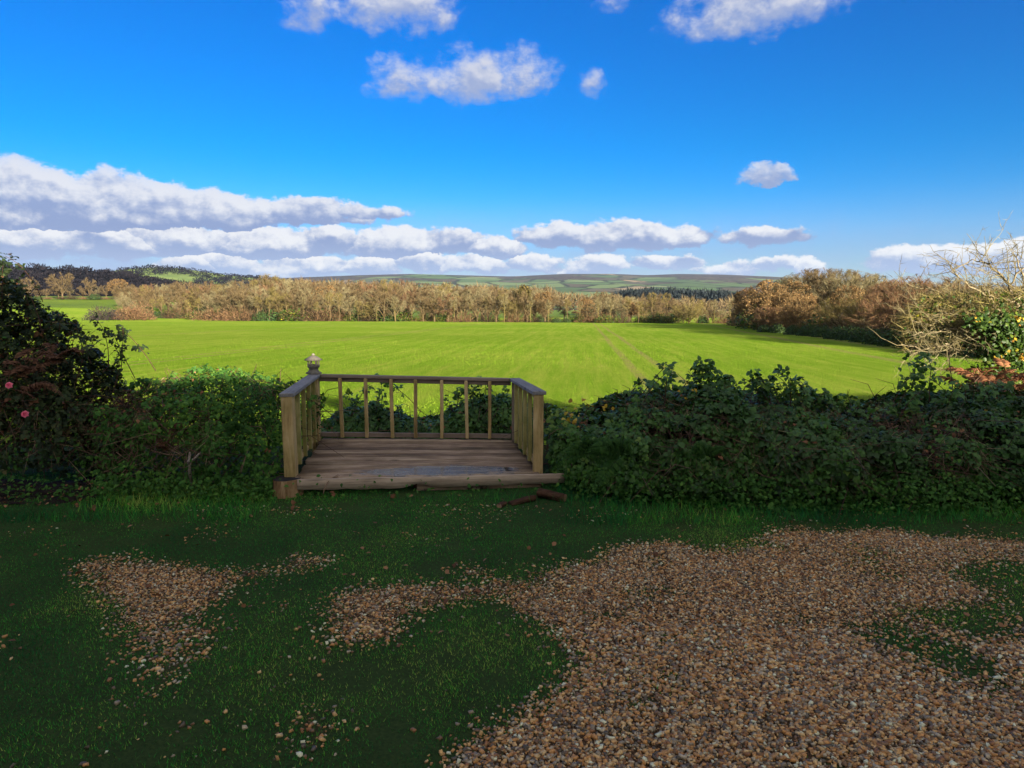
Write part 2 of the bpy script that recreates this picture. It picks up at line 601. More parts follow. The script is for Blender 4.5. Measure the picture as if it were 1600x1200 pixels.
def wood_mat(name, dark, mid, light, green=0.0, grain=(1.5, 22, 22), wet=None, vary=.14):
    """Weathered timber with grain along the object's X axis."""
    m, nt, b = new_mat(name)
    oi = nt.nodes.new('ShaderNodeObjectInfo')
    rnd = E(nt, oi.outputs['Random'])
    oc = objco(nt)
    off = nt.nodes.new('ShaderNodeVectorMath')
    off.operation = 'ADD'
    nt.links.new(oc, off.inputs[0])
    nt.links.new(xyz(nt, rnd * 17.0, rnd * 5.0, rnd * 9.0), off.inputs[1])
    v = off.outputs[0]
    g = noise(nt, mapping(nt, v, grain), 2.2, 8, 0.7, dist=.3)
    blot = noise(nt, mapping(nt, v, (1.2, 2.5, 2.5)), 2.3, 5, 0.6)
    f = g * .62 + blot * .42 + (rnd - .5) * vary
    c = ramp(nt, f, [(.32, dark), (.52, mid), (.74, light)])
    if green:
        al = noise(nt, v, 3.1, 5, .65)
        c = mixc(nt, al.ss(.42, .66) * green, c, (.115, .125, .025))
    nt.links.new(c, b.inputs['Base Color'])
    b.inputs['Roughness'].default_value = .82
    b.inputs['Specular IOR Level'].default_value = .25
    if wet:
        # rain water standing on the boards: smoother where wet (world position of the puddle)
        px, py, pz = sep(nt, geo_pos(nt))
        (cx, cy, rx, ry) = wet
        e = ((px - cx) * (1 / rx)).pow(2.0) + ((py - cy - (px - cx) * .10) * (1 / ry)).pow(2.0)
        wob = noise(nt, mapping(nt, geo_pos(nt), (3, 14, 3)), 1.6, 5, .65)
        wm = (e * -1.0 + 1.0 + (wob - .5) * 2.4).ss(0.0, .45)
        nt.links.new(wm.lin(0, 1, .8, .04).s, b.inputs['Roughness'])
        nt.links.new(wm.lin(0, 1, .25, 1.0).s, b.inputs['Specular IOR Level'])
        c2 = mixc(nt, wm * .92, c, (.010, .009, .010))
        nt.links.new(c2, b.inputs['Base Color'])
        b.inputs['Coat Roughness'].default_value = .06
        nt.links.new((wm * .9).s, b.inputs['Coat Weight'])
    # knots
    kn = voronoi(nt, mapping(nt, v, (2.2, 9, 9)), 1.0, 'F1', 'Distance')
    src = b.inputs['Base Color'].links[0].from_socket
    nt.links.new(mixc(nt, (kn * -1.0 + .16).ss(0, .08) * .7, src, (.03, .018, .010)), b.inputs['Base Color'])
    bp = bump(nt, b, g, .35, .004)
    if wet:
        nt.links.new(wm.lin(0, 1, .35, .02).s, bp.inputs['Strength'])
    return m


M['board'] = wood_mat('board', (.030, .018, .012), (.205, .138, .092), (.54, .41, .295), .10, (.9, 60, 60), (-.62, 6.40, .80, .20), .16)
M['front_board'] = wood_mat('front_board', (.17, .125, .09), (.42, .32, .24), (.60, .48, .38), 0, (1.2, 20, 20))
M['post_wood'] = wood_mat('post_wood', (.15, .095, .035), (.40, .275, .12), (.58, .44, .25), .30, (1.6, 18, 18))
M['rail_wood'] = wood_mat('rail_wood', (.10, .072, .055), (.19, .145, .115), (.30, .235, .19), 0, (1.2, 24, 24))
M['slat_wood'] = wood_mat('slat_wood', (.13, .11, .028), (.28, .235, .08), (.44, .37, .17), .6, (1.6, 18, 18))
M['cap_wood'] = wood_mat('cap_wood', (.11, .10, .10), (.20, .19, .19), (.31, .30, .30), 0, (1.2, 24, 24))
M['lantern_wood'] = plain_mat('lantern_wood', [(.3, (.09, .08, .068)), (.55, (.17, .155, .13)), (.8, (.27, .25, .215))], 22, .85)
M['log_bark'] = plain_mat('log_bark', [(.3, (.07, .04, .02)), (.5, (.22, .13, .065)), (.72, (.36, .25, .14))], 9, .9, (3, 3, .6), .8, .015)
M['log_top'] = plain_mat('log_top', [(.35, (.012, .012, .014)), (.6, (.035, .033, .034)), (.8, (.09, .08, .07))], 14, .8)
M['rot_wood'] = plain_mat('rot_wood', [(0.3, (0.018, 0.0099, 0.0066)), (0.5, (0.06, 0.0303, 0.0176)), (0.75, (0.12, 0.066, 0.0413))], 12, .9, (1, 4, 4), .9, .015)
M['cut_wood'] = plain_mat('cut_wood', [(.3, (.12, .07, .04)), (.55, (.28, .17, .10)), (.8, (.42, .28, .18))], 16, .85, (5, 5, 1))
M['drift_wood'] = plain_mat('drift_wood', [(.3, (.25, .20, .17)), (.55, (.45, .38, .33)), (.8, (.62, .55, .5))], 18, .85)
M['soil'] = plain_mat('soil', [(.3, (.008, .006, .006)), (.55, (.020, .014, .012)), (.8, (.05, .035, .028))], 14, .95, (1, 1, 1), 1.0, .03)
M['house_wall'] = plain_mat('house_wall', [(.3, (.48, .45, .40)), (.7, (.58, .55, .50))], 5, .9)
M['roof_tile'] = plain_mat('roof_tile', [(.3, (.13, .07, .05)), (.7, (.24, .13, .09))], 8, .85)
M['frame_white'] = plain_mat('frame_white', [(.3, (.7, .7, .68)), (.7, (.8, .8, .78))], 8, .5)
M['unseen_door_wood'] = plain_mat('unseen_door_wood', [(.3, (.05, .10, .09)), (.7, (.07, .14, .12))], 8, .5)
mg, ntg, bg = new_mat('window_glass')
bg.inputs['Base Color'].default_value = (.02, .025, .03, 1)
bg.inputs['Roughness'].default_value = .05
M['glass'] = mg

# ------------------------------------------------------------------ ground heights
FIELD_S = -0.0105


def hz(x, y):
    """Height of the field and the meadow beyond: falls gently away, rises to the left far off."""
    x = np.asarray(x, dtype=np.float64)
    y = np.asarray(y, dtype=np.float64)
    z = -0.9 + FIELD_S * (np.minimum(y, 230) - 15)
    z = np.where(y < 15, -0.9 * np.clip((y - 8.3) / 6.7, 0, 1) ** .8 - .06, z)
    r = np.hypot(x, y)
    az = np.arctan2(x, y)
    left = np.clip((-.30 - az) / .14, 0, 1)
    left = left * left * (3 - 2 * left)
    z = z + left * np.clip((r - 215) / 190, 0, 1.3) * 7.6
    rise = np.clip((r - 260) / 500, 0, 1) * (1 - left)
    z = z - rise * 6
    return z


# gravel areas in plan (traced on the ground plane), and how gravelly a point of the lawn is
def gpoly(pts):
    return np.array([[at_z(px, py, 0).x, at_z(px, py, 0).y] for px, py in pts])


GRAVEL = [gpoly(p) for p in (
    [(950, 862), (1000, 842), (1100, 852), (1200, 832), (1350, 828), (1500, 838), (1700, 846), (1900, 1300), (640, 1300), (690, 1196), (760, 1160), (815, 1130), (862, 1085), (885, 1040), (895, 1000), (862, 960), (800, 930), (830, 905), (900, 890)],
    [(112, 886), (170, 872), (245, 886), (360, 892), (342, 925), (290, 965), (340, 984), (322, 998), (255, 998), (212, 958), (200, 928), (155, 902)],
    [(516, 965), (540, 928), (600, 918), (700, 912), (810, 912), (810, 928), (700, 936), (650, 952), (600, 978), (550, 988)],
    [(450, 880), (470, 862), (520, 866), (505, 885), (470, 886)], [(725, 888), (745, 880), (775, 888), (765, 897), (735, 895)],
    [(260, 1010), (300, 1010), (295, 1060), (262, 1080), (240, 1120), (225, 1115), (245, 1060)], [(440, 1150), (470, 1108), (500, 1112), (492, 1140), (470, 1165)],
    [(370, 888), (425, 886), (425, 894), (370, 896)],
)]
GRASSY = [gpoly(p) for p in (
    [(1475, 888), (1540, 876), (1700, 880), (1700, 985), (1560, 960), (1500, 915)], [(1310, 968), (1400, 962), (1480, 1000), (1600, 1040), (1600, 1075), (1480, 1062), (1400, 1020), (1340, 985)],
    [(1440, 935), (1560, 945), (1600, 1000), (1560, 1020), (1430, 960)], [(920, 960), (965, 952), (1000, 970), (960, 972)], [(990, 985), (1022, 975), (1028, 990), (1000, 994)], [(1215, 958), (1250, 952), (1288, 972), (1250, 976)],
    [(1370, 893), (1395, 886), (1400, 900), (1380, 904)], [(860, 1010), (920, 1005), (925, 1022), (870, 1024)], [(1500, 1078), (1570, 1080), (1560, 1096), (1510, 1100)],
    [(1080, 850), (1210, 838), (1220, 850), (1130, 862)], [(1520, 858), (1620, 860), (1620, 872), (1530, 868)],
)]


def in_poly(x, y, P):
    ins = np.zeros(x.shape, bool)
    n = len(P)
    for i in range(n):
        x0, y0 = P[i]
        x1, y1 = P[(i + 1) % n]
        c = ((y0 > y) != (y1 > y)) & (x < (x1 - x0) * (y - y0) / (y1 - y0 + 1e-12) + x0)
        ins ^= c
    return ins


def gravelness(x, y, soft=0.0):
    if soft:
        x = x + rng.normal(size=x.shape) * soft
        y = y + rng.normal(size=x.shape) * soft
    wx_ = (fbm2(x, y, 5.0, 1.3) - .5) * .34
    wy_ = (fbm2(x, y, 5.0, 9.3) - .5) * .34
    xx, yy = x + wx_, y + wy_
    g = np.zeros(x.shape)
    for q_, P in enumerate(GRAVEL):
        g = np.maximum(g, in_poly(xx, yy, P) * (1.0, .92, .90, .55, .6, .40, .5, .6)[q_])
    for P in GRASSY:
        g = np.where(in_poly(xx, yy, P), .13, g)
    sc = fbm2(x, y, 3.2, 21.0)
    g = np.where(g == 0, np.clip((sc - .61) * 1.3, 0, .10), g)
    moss = fbm2(x, y, 4.3, 57.0)
    g = np.where(g > .5, g * (1 - .75 * np.clip((moss - .66) * 9, 0, 1)), g)
    return g


# ------------------------------------------------------------------ ground sheets
# lawn soil sheet, with a mask attribute telling gravel bed from turf
nx_, ny_ = 300, 190
gx = np.linspace(-9, 9, nx_)
gy = np.linspace(.6, 9.4, ny_)
GX, GY = np.meshgrid(gx, gy)
GZ = (fbm2(GX, GY, 1.1, 4.0) - .5) * .05 - .006
GZ = GZ - np.clip((GY - 8.2) / 1.2, 0, 1) ** 1.5 * .35


def lawn_z(x, y):
    return (fbm2(np.asarray(x, float), np.asarray(y, float), 1.1, 4.0) - .5) * .05 - .006 - np.clip((np.asarray(y, float) - 8.2) / 1.2, 0, 1) ** 1.5 * .35


gm = gravelness(GX.ravel(), GY.ravel())
idx = np.arange(nx_ * ny_).reshape(ny_, nx_)
GF = np.stack([idx[:-1, :-1], idx[:-1, 1:], idx[1:, 1:], idx[1:, :-1]], -1).reshape(-1, 4)
ml, nl, bl = new_mat('lawn_soil')
ga = attr(nl, 'gravel')
p = geo_pos(nl)
n1 = noise(nl, p, 60, 6, .7)
n2 = noise(nl, p, 2.0, 4, .6)
turf = ramp(nl, n1 * .7 + n2 * .3, [(.35, (.020, .034, .012)), (.55, (.036, .062, .018)), (.75, (.07, .09, .03))])
bed = ramp(nl, n1, [(.3, (.03, .018, .011)), (.5, (.075, .045, .026)), (.72, (.14, .09, .055))])
nl.links.new(mixc(nl, ga.ss(.2, .7), turf, bed), bl.inputs['Base Color'])
bl.inputs['Roughness'].default_value = .95
bl.inputs['Specular IOR Level'].default_value = .04
bump(nl, bl, n1, .8, .02)
lawn = mesh_np('lawn', np.stack([GX, GY, GZ], -1).reshape(-1, 3), GF, ml, smooth=True, extra={'gravel': gm})
tag(lawn, kind='structure')

# the yard behind the camera, where the house stands
my = plain_mat('yard_ground', [(.3, (.09, .06, .04)), (.6, (.17, .12, .08))], 30, .95)
yv = [(-40, -40, -.03), (60, -40, -.03), (60, .62, -.03), (-40, .62, -.03)]
yd = mesh_np('yard', yv, [[0, 1, 2, 3]], my)
tag(yd, kind='structure')
# side lawns left and right of the detailed patch
ms = plain_mat('rough_ground', [(.3, (.012, .03, .010)), (.6, (.03, .065, .02))], 20, .95)
sv = [(-40, .6, -.035), (-8.95, .6, -.035), (-8.95, 9.3, -.3), (-40, 9.3, -.3), (8.95, .6, -.035), (60, .6, -.035), (60, 9.3, -.3), (8.95, 9.3, -.3)]
sg = mesh_np('side_ground', sv, [[0, 1, 2, 3], [4, 5, 6, 7]], ms)
tag(sg, kind='structure')

# field of young cereal
mf, nf, bf = new_mat('field_crop')
fp = geo_pos(nf)
fx, fy, fz = sep(nf, fp)
VPT = 0.100                                    # rows run away from the house, a little to the right
cc = fx - fy * VPT                              # distance across the rows
al = fy + fx * VPT
rowv = xyz(nf, cc * 1.0, al * .05, 0.0)
rows = noise(nf, rowv, 1.5, 4, .75)
patch = noise(nf, fp, .045, 5, .6)
fine = noise(nf, xyz(nf, cc * 1.0, al * .16, 0.0), 1.4, 4, .75)
grain = noise(nf, fp, 9.0, 3, .7)
mott = noise(nf, fp, .55, 5, .75)
fv = patch * .34 + rows * .46 + fine * .20 + grain * .16 + mott * .12
fcol = ramp(nf, fv, [(.46, (.135, .275, .018)), (.60, (.20, .335, .028)), (.71, (.29, .38, .05)), (.84, (.44, .43, .12))])
track = None
for c0 in (2.15, 3.45, 26.15, 27.45, -21.85, -20.55, -45.8, -44.5):
    wob = (noise(nf, xyz(nf, al * .03, c0, 0.0), 2.0, 2, .5) - .5) * .5
    t_ = ((cc - c0 + wob).abs() * -1.0 + .26).ss(0.0, .16)
    track = t_ if track is None else track.max(t_)
tn = noise(nf, fp, .9, 4, .7)
track = track * tn.ss(.2, .6) * .6
# the headland track beside the wood on the right
hl = (fx - 53.0) * .977 - (fy - 170.0) * .180
hd = None
for off_ in (-3.2, -5.0, -9.0):
    t_ = ((hl - off_).abs() * -1.0 + .55).ss(0.0, .4)
    hd = t_ if hd is None else hd.max(t_)
track = track.max(hd * tn.ss(.2, .6) * .6)
fcol = mixc(nf, track, fcol, (.33, .24, .12))
nf.links.new(fcol, bf.inputs['Base Color'])
bf.inputs['Roughness'].default_value = .9
bf.inputs['Specular IOR Level'].default_value = .0
bh = noise(nf, fp, 14.0, 3, .8)
bump(nf, bf, bh, 1.0, .30)


def polar_sheet(a0, a1, na, r0, r1, nr, hfun, pw=1.6):
    A = np.linspace(a0, a1, na)
    T_ = np.linspace(0, 1, nr) ** pw
    Rr = r0 + (r1 - r0) * T_
    AA, RR = np.meshgrid(A, Rr)
    X, Y = np.sin(AA) * RR, np.cos(AA) * RR
    Z = hfun(X, Y)
    ii = np.arange(na * nr).reshape(nr, na)
    F = np.stack([ii[:-1, :-1], ii[:-1, 1:], ii[1:, 1:], ii[1:, :-1]], -1).reshape(-1, 4)
    return np.stack([X, Y, Z], -1).reshape(-1, 3), F


fX = np.linspace(-190, 120, 156)
fY = np.concatenate([np.linspace(8.4, 30, 40), np.linspace(31, 260, 80)])
FX, FY = np.meshgrid(fX, fY)
FZ = hz(FX, FY) + (fbm2(FX, FY, .08, 2.0) - .5) * .12
ii = np.arange(FX.size).reshape(FX.shape)
FF = np.stack([ii[:-1, :-1], ii[:-1, 1:], ii[1:, 1:], ii[1:, :-1]], -1).reshape(-1, 4)
field = mesh_np('field', np.stack([FX, FY, FZ], -1).reshape(-1, 3), FF, mf, smooth=True)
tag(field, kind='structure')

# meadow and pasture beyond the belt of trees
mm, nm, bm_ = new_mat('pasture')
mp = geo_pos(nm)
n1 = noise(nm, mp, .02, 5, .6)
n2 = noise(nm, mp, .35, 4, .7)
nm.links.new(ramp(nm, n1 * .5 + n2 * .5, [(.35, (.075, .13, .014)), (.55, (.13, .20, .016)), (.7, (.19, .24, .03))]), bm_.inputs['Base Color'])
bm_.inputs['Roughness'].default_value = .9
bm_.inputs['Specular IOR Level'].default_value = .1
bump(nm, bm_, noise(nm, mp, 6.0, 3, .8), 1.0, .4)
V_, F_ = polar_sheet(R(-60), R(60), 140, 150, 1500, 60, lambda x, y: hz(x, y) - .35)
pasture = mesh_np('pasture', V_, F_, mm, smooth=True)
tag(pasture, kind='structure')

# the wide land sheet to the horizon
V_, F_ = polar_sheet(0, 2 * math.pi, 97, 30, 9500, 24, lambda x, y: -14.0 + 0 * x, 2.5)
land = mesh_np('land', V_, F_, plain_mat('land_ground', [(.3, (.05, .08, .02)), (.6, (.11, .14, .04))], .004, .95, (1, 1, 1), 0, .01), smooth=True)
tag(land, kind='structure')


# hills ------------------------------------------------------------------------
def hill(name, crest, d_front, d_crest, d_back, z_foot, mat, amp=0.0, nscale=.004, nr=40, step=R(.25)):
    """Ridge whose crest follows (pixel x, pixel y) points at distance d_crest."""
    pa = [azel(x, 440)[0] for x, _ in crest]
    pz = [CAM_H + math.tan(azel(x, y)[1]) * d_crest for x, y in crest]
    A = np.arange(pa[0], pa[-1] + 1e-6, step)
    CZ = np.interp(A, pa, pz)
    k = np.hanning(7); k /= k.sum()
    CZ = np.convolve(np.pad(CZ, 3, mode='edge'), k, mode='valid')
    edge = np.clip(np.minimum(A - A[0], A[-1] - A) / R(3), 0, 1)
    D = np.concatenate([np.linspace(d_front, d_crest, nr), np.linspace(d_crest, d_back, nr // 2)[1:]])
    prof = np.concatenate([np.linspace(0, 1, nr) ** 1.15, np.linspace(1, .2, nr // 2)[1:]])
    AA, DD = np.meshgrid(A, D)
    X, Y = np.sin(AA) * DD, np.cos(AA) * DD
    P_ = prof[:, None]
    Z = z_foot + (CZ[None] - z_foot) * P_
    w = np.sin(np.pi * np.clip(P_, 0, 1)) ** .8
    Z = Z + (fbm2(X, Y, nscale, 5.0, 4) - .5) * amp * w
    i = np.arange(X.size).reshape(X.shape)
    F = np.stack([i[:-1, :-1], i[:-1, 1:], i[1:, 1:], i[1:, :-1]], -1).reshape(-1, 4)
    o = mesh_np(name, np.stack([X, Y, Z], -1).reshape(-1, 3), F, mat, smooth=True)
    tag(o, kind='structure')
    return A, D, Z


mh, nh, bh_ = new_mat('downs')
hp = geo_pos(nh)
hv = mapping(nh, hp, (1.0, .55, .0))
wob_ = noise(nh, hp, .0016, 3, .5, color=True)
va = nh.nodes.new('ShaderNodeVectorMath'); va.operation = 'MULTIPLY_ADD'
nh.links.new(wob_, va.inputs[0]); va.inputs[1].default_value = (170, 170, 0); nh.links.new(hv, va.inputs[2])
cellc = voronoi(nh, va.outputs[0], .0048, 'F1', 'Color')
cr, cg, cb = sep(nh, cellc)
edge_ = voronoi(nh, va.outputs[0], .0048, 'DISTANCE_TO_EDGE', 'Distance')
fieldcol = ramp(nh, cr, [(0, (.07, .12, .045)), (.24, (.12, .17, .07)), (.40, (.06, .10, .04)), (.54, (.15, .19, .09)), (.66, (.24, .18, .12)), (.74, (.07, .052, .042)), (.88, (.09, .07, .055))], 'CONSTANT')
fieldcol = mixc(nh, noise(nh, hp, .02, 3, .6) * .3, fieldcol, (.18, .2, .1))
hedge_n = noise(nh, hp, .012, 3, .7)
hcol = mixc(nh, ((edge_ * -1.0 + .075).ss(0, .03)) * hedge_n.ss(.35, .5), fieldcol, (.035, .035, .02))
hx, hy, hzz = sep(nh, hp)
wood_up = noise(nh, mapping(nh, hp, (1, .6, 0)), .0011, 4, .6)
wmask = (wood_up + hzz.lin(60, 230, -.12, .10)).ss(.50, .55)
wcol = ramp(nh, noise(nh, hp, .03, 3, .8), [(.35, (.03, .024, .022)), (.55, (.075, .058, .048)), (.75, (.12, .09, .07))])
nh.links.new(mixc(nh, wmask, hcol, wcol), bh_.inputs['Base Color'])
bh_.inputs['Roughness'].default_value = 1.0
bh_.inputs['Specular IOR Level'].default_value = 0.0
downs_crest = [(-500, 440), (100, 440), (380, 437), (480, 433), (560, 430), (640, 428), (720, 430), (800, 432), (880, 428), (960, 428), (1010, 430), (1060, 428), (1130, 429), (1200, 432), (1300, 436), (1500, 446), (2100, 455)]
hill('downs', downs_crest, 1500, 5200, 8500, -14.2, mh, 26, .0016, 60)

mw = plain_mat('cloud_shade_slope', [(.3, (.006, .006, .008)), (.6, (.012, .011, .013)), (.8, (.02, .018, .02))], .05, 1.0, (1, 1, 1), 0, .01, 4, 0)  # slope colour darkened to stand for a cloud's shadow
mw2, nw2, bw2 = new_mat('hill_slope')
wp = geo_pos(nw2)
n1 = noise(nw2, wp, .03, 4, .7)
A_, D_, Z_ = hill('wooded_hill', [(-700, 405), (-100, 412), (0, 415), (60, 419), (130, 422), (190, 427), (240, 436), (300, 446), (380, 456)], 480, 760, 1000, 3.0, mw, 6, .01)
mgf = plain_mat('hill_field', [(.3, (.10, .15, .05)), (.7, (.18, .23, .08))], .02, 1.0, (1, 1, 1), 0, .01, 4, 0)
A2_, D2_, Z2_ = hill('green_hill', [(60, 450), (140, 432), (190, 421), (230, 418), (265, 418), (300, 422), (345, 429), (400, 434), (470, 440), (560, 452)], 900, 1500, 2000, -4.0, mgf, 10, .004)

bpy.context.view_layer.update()

# ------------------------------------------------------------------ air between here and the downs
mhz = bpy.data.materials.new('haze')
mhz.use_nodes = True
mhz.node_tree.nodes.clear()
ho_ = mhz.node_tree.nodes.new('ShaderNodeOutputMaterial')
hv_ = mhz.node_tree.nodes.new('ShaderNodeVolumePrincipled')
hv_.inputs['Color'].default_value = (.42, .66, 1.0, 1)
hv_.inputs['Density'].default_value = 3.6e-5
hv_.inputs['Anisotropy'].default_value = .2
mhz.node_tree.links.new(hv_.outputs[0], ho_.inputs['Volume'])
hb = 9700.0
hzv = [(sx_ * hb, sy_ * hb, z_) for z_ in (-15.5, 262.0) for sx_, sy_ in ((-1, -1), (1, -1), (1, 1), (-1, 1))]
hzf = [(3, 2, 1, 0), (4, 5, 6, 7), (0, 1, 5, 4), (1, 2, 6, 5), (2, 3, 7, 6), (3, 0, 4, 7)]
tag(mesh_np('haze', hzv, hzf, mhz), kind='stuff')

# ------------------------------------------------------------------ the house behind the camera (it shades the garden)
def box_mesh(name, c, d, mat, parent=None, rot=None, bev=0.0):
    """Box with its centre c and size d in the parent's frame (one object of its own)."""
    bm = bmesh.new()
    bmesh.ops.create_cube(bm, size=1.0)
    bmesh.ops.scale(bm, vec=d, verts=bm.verts)
    if bev:
        bmesh.ops.bevel(bm, geom=bm.edges[:], offset=bev, segments=1, affect='EDGES')
    me = bpy.data.meshes.new(name)
    bm.to_mesh(me)
    bm.free()
    me.materials.append(mat)
    o = link(bpy.data.objects.new(name, me), parent)
    o.location = c
    if rot is not None:
        o.rotation_euler = rot
    return o


def gable_roof(name, x0, x1, y0, y1, ze, zr, mat, parent, t=.18):
    ym = (y0 + y1) / 2
    V = []
    for x in (x0, x1):
        V += [(x, y0, ze), (x, ym, zr), (x, y1, ze), (x, y0, ze - t), (x, ym, zr - t), (x, y1, ze - t)]
    F = [(0, 6, 7, 1), (1, 7, 8, 2), (3, 4, 10, 9), (4, 5, 11, 10), (0, 3, 9, 6), (2, 8, 11, 5), (0, 1, 4, 3), (1, 2, 5, 4), (6, 9, 10, 7), (7, 10, 11, 8)]
    return mesh_np(name, V, F, mat, parent)


def house_block(parent, x0, x1, y0, y1, ze, zr):
    w = box_mesh('wall', ((x0 + x1) / 2, (y0 + y1) / 2, ze / 2), (x1 - x0, y1 - y0, ze), M['house_wall'], parent)
    ym = (y0 + y1) / 2
    for x in (x0 + .01, x1 - .11):
        V = [(x, y0, ze), (x, y1, ze), (x, ym, zr - .2), (x + .1, y0, ze), (x + .1, y1, ze), (x + .1, ym, zr - .2)]
        F = [(0, 2, 1), (3, 4, 5), (0, 1, 4), (0, 4, 3), (1, 2, 5), (1, 5, 4), (2, 0, 3), (2, 3, 5)]
        mesh_np('gable', V, F, M['house_wall'], parent)
    gable_roof('roof', x0 - .25, x1 + .25, y0 - .35, y1 + .35, ze - .1, zr, M['roof_tile'], parent)
    for xw in np.arange(x0 + 1.5, x1 - 1.2, 2.6):
        f = box_mesh('window', (xw, y1 + .02, 1.45), (1.2, .10, 1.1), M['frame_white'], parent)
        box_mesh('pane', (-.28, .055, 0), (.48, .02, .94), M['glass'], f)
        box_mesh('pane', (.28, .055, 0), (.48, .02, .94), M['glass'], f)


HY = -8.0
ho = thing('house', 'unseen cottage at the edge of the gravel, roof blocks and added chimney shaped for their shadows', 'house')
house_block(ho, -6.0, 4.2, HY - 2.6, HY + 2.6, 2.6, 5.55)
house_block(ho, 4.5, 6.5, HY - 2.2, HY + 2.2, 2.4, 4.60)  # unseen lower roof, shaped to let sun reach the left bank
house_block(ho, 6.8, 13.3, HY - 2.6, HY + 2.6, 2.5, 4.92)
house_block(ho, 13.6, 24.0, HY - 2.4, HY + 2.4, 2.5, 4.60)  # unseen roof kept low so sun reaches the bracken
house_block(ho, 24.4, 36.0, HY - 3.0, HY + 3.0, 2.8, 6.05)  # unseen taller block, added to cast a shadow wedge on the field
box_mesh('added_chimney', (10.9, HY, 4.9), (.8, .8, 1.75), M['roof_tile'], ho)  # unseen, added to cast a shadow patch on the field
dr = box_mesh('door', (5.5, HY + 2.24, 1.0), (.9, .08, 2.0), M['unseen_door_wood'], ho)  # unseen, on the lower block
box_mesh('handle', (.36, .06, 0), (.03, .06, .14), M['frame_white'], dr)


# ------------------------------------------------------------------ trees
def grow_tree(h, spread, trunk_h, n_limb, n_sub, n_twig, twig_l, twig_w, fan=0.6, leaf=0, leaf_l=.28, wob=.18, r0=None, lean=(0, 0)):
    """Bare deciduous tree: trunk and limbs in one buffer, branches and twigs in another, leaves in a third."""
    tr, cr, lf = Buf(), Buf(), Buf()
    r0 = r0 or h * .022
    c = np.array([lean[0], lean[1], trunk_h + (h - trunk_h) * .42])
    rad = np.array([spread, spread, (h - trunk_h) * .58])
    top = np.array([lean[0] * .5, lean[1] * .5, trunk_h + (h - trunk_h) * .35])
    tp = [np.array([0, 0, -.3]), np.array([rng.normal() * .05 * h * .3, rng.normal() * .05 * h * .3, trunk_h * .6]), np.array([lean[0] * .3, lean[1] * .3, trunk_h]), top]
    tube(tr, tp, [r0 * 1.25, r0, r0 * .85, r0 * .4], 6, .45)
    segs = []
    for i in range(n_limb):
        a = 2 * np.pi * (i + rng.random() * .7) / n_limb
        ze = rng.random() ** .7
        el = np.arcsin(np.clip(-.25 + 1.2 * ze, -.3, .98))
        d = np.array([np.cos(a) * np.cos(el), np.sin(a) * np.cos(el), np.sin(el)])
        lump = .8 + .35 * rng.random()
        end = c + rad * d * lump * .92
        s = tp[1] * (1 - (t0 := rng.uniform(.3, 1.0))) + (tp[2] if rng.random() < .6 else top) * t0
        mid = s * (1 - fan) + end * fan
        mid = (s + end) / 2 + np.array([0, 0, .10 * h * rng.uniform(-.2, 1.0)]) + rng.normal(size=3) * wob * .25 * spread
        k = np.linspace(0, 1, 6)[:, None]
        P = s * (1 - k) ** 2 + 2 * mid * k * (1 - k) + end * k ** 2
        P[1:-1] += rng.normal(size=(4, 3)) * wob * .07 * spread
        rr = r0 * rng.uniform(.38, .55) * np.linspace(1, .22, 6)
        tube(tr, P, rr, 4, rng.uniform(.4, .75))
        for j in range(n_sub):
            t = rng.uniform(.25, 1.0)
            b = P[0] * 0 + np.array([np.interp(t, np.linspace(0, 1, 6), P[:, q]) for q in range(3)])
            out = unit((b - c) / rad + rng.normal(size=3) * .55 + np.array([0, 0, .25]))
            L = spread * rng.uniform(.22, .5)
            q = np.stack([b, b + out * L * .5 + rng.normal(size=3) * L * .10, b + out * L + np.array([0, 0, L * .12])])
            tube(cr, q, [r0 * .14, r0 * .09, r0 * .03], 3, rng.uniform(.3, .8), cap=False)
            segs.append((q[0], q[2]))
    A = np.array([s[0] for s in segs])
    B = np.array([s[1] for s in segs])
    k = rng.integers(0, len(A), n_twig)
    t = rng.random(n_twig)[:, None] ** .6
    P = A[k] * (1 - t) + B[k] * t
    D = unit(unit((P - c) / rad) * .9 + unit(B[k] - A[k]) * .6 + rng.normal(size=(n_twig, 3)) * .5 + np.array([0, 0, .35]))
    L = twig_l * rng.uniform(.5, 1.3, n_twig)
    slivers(cr, P, D, L, twig_w * rng.uniform(.6, 1.3, n_twig), np.clip(rng.normal(.42, .2, n_twig), 0, 1))
    P2 = P + D * (L * rng.uniform(.3, .8, n_twig))[:, None]
    D2 = unit(D + rng.normal(size=D.shape) * .6)
    slivers(cr, P2, D2, L * .6, twig_w * .7, np.clip(rng.normal(.5, .2, n_twig), 0, 1))
    def rounded(buf, soft):
        for j, v in enumerate(buf.v):
            u = (v - c) / rad
            q = np.linalg.norm(u, axis=1, keepdims=True) + 1e-9
            lim = .84 + .22 * vnoise(u / q * 1.7 + c[2] + 20.0)[:, None]
            q2 = np.where(q > lim, lim + soft * (1 - np.exp(-(q - lim) / soft)), q)
            buf.v[j] = c + u / q * q2 * rad
    rounded(cr, .10)
    if leaf:
        kk = rng.integers(0, n_twig, leaf)
        Pl = P2[kk] + rng.normal(size=(leaf, 3)) * twig_l * .25
        ul = (Pl - c) / rad
        ql = np.linalg.norm(ul, axis=1, keepdims=True)
        Pl = c + ul / ql * np.minimum(ql, .95 + .1 * rng.random((leaf, 1))) * rad
        leaves(lf, Pl, unit(rng.normal(size=(leaf, 3)) + np.array([.3, -.6, .5])), unit(rng.normal(size=(leaf, 3))), leaf_l * rng.uniform(.6, 1.2, leaf), np.clip(rng.normal(.5, .22, leaf), 0, 1), 1.2)
    return tr, cr, lf


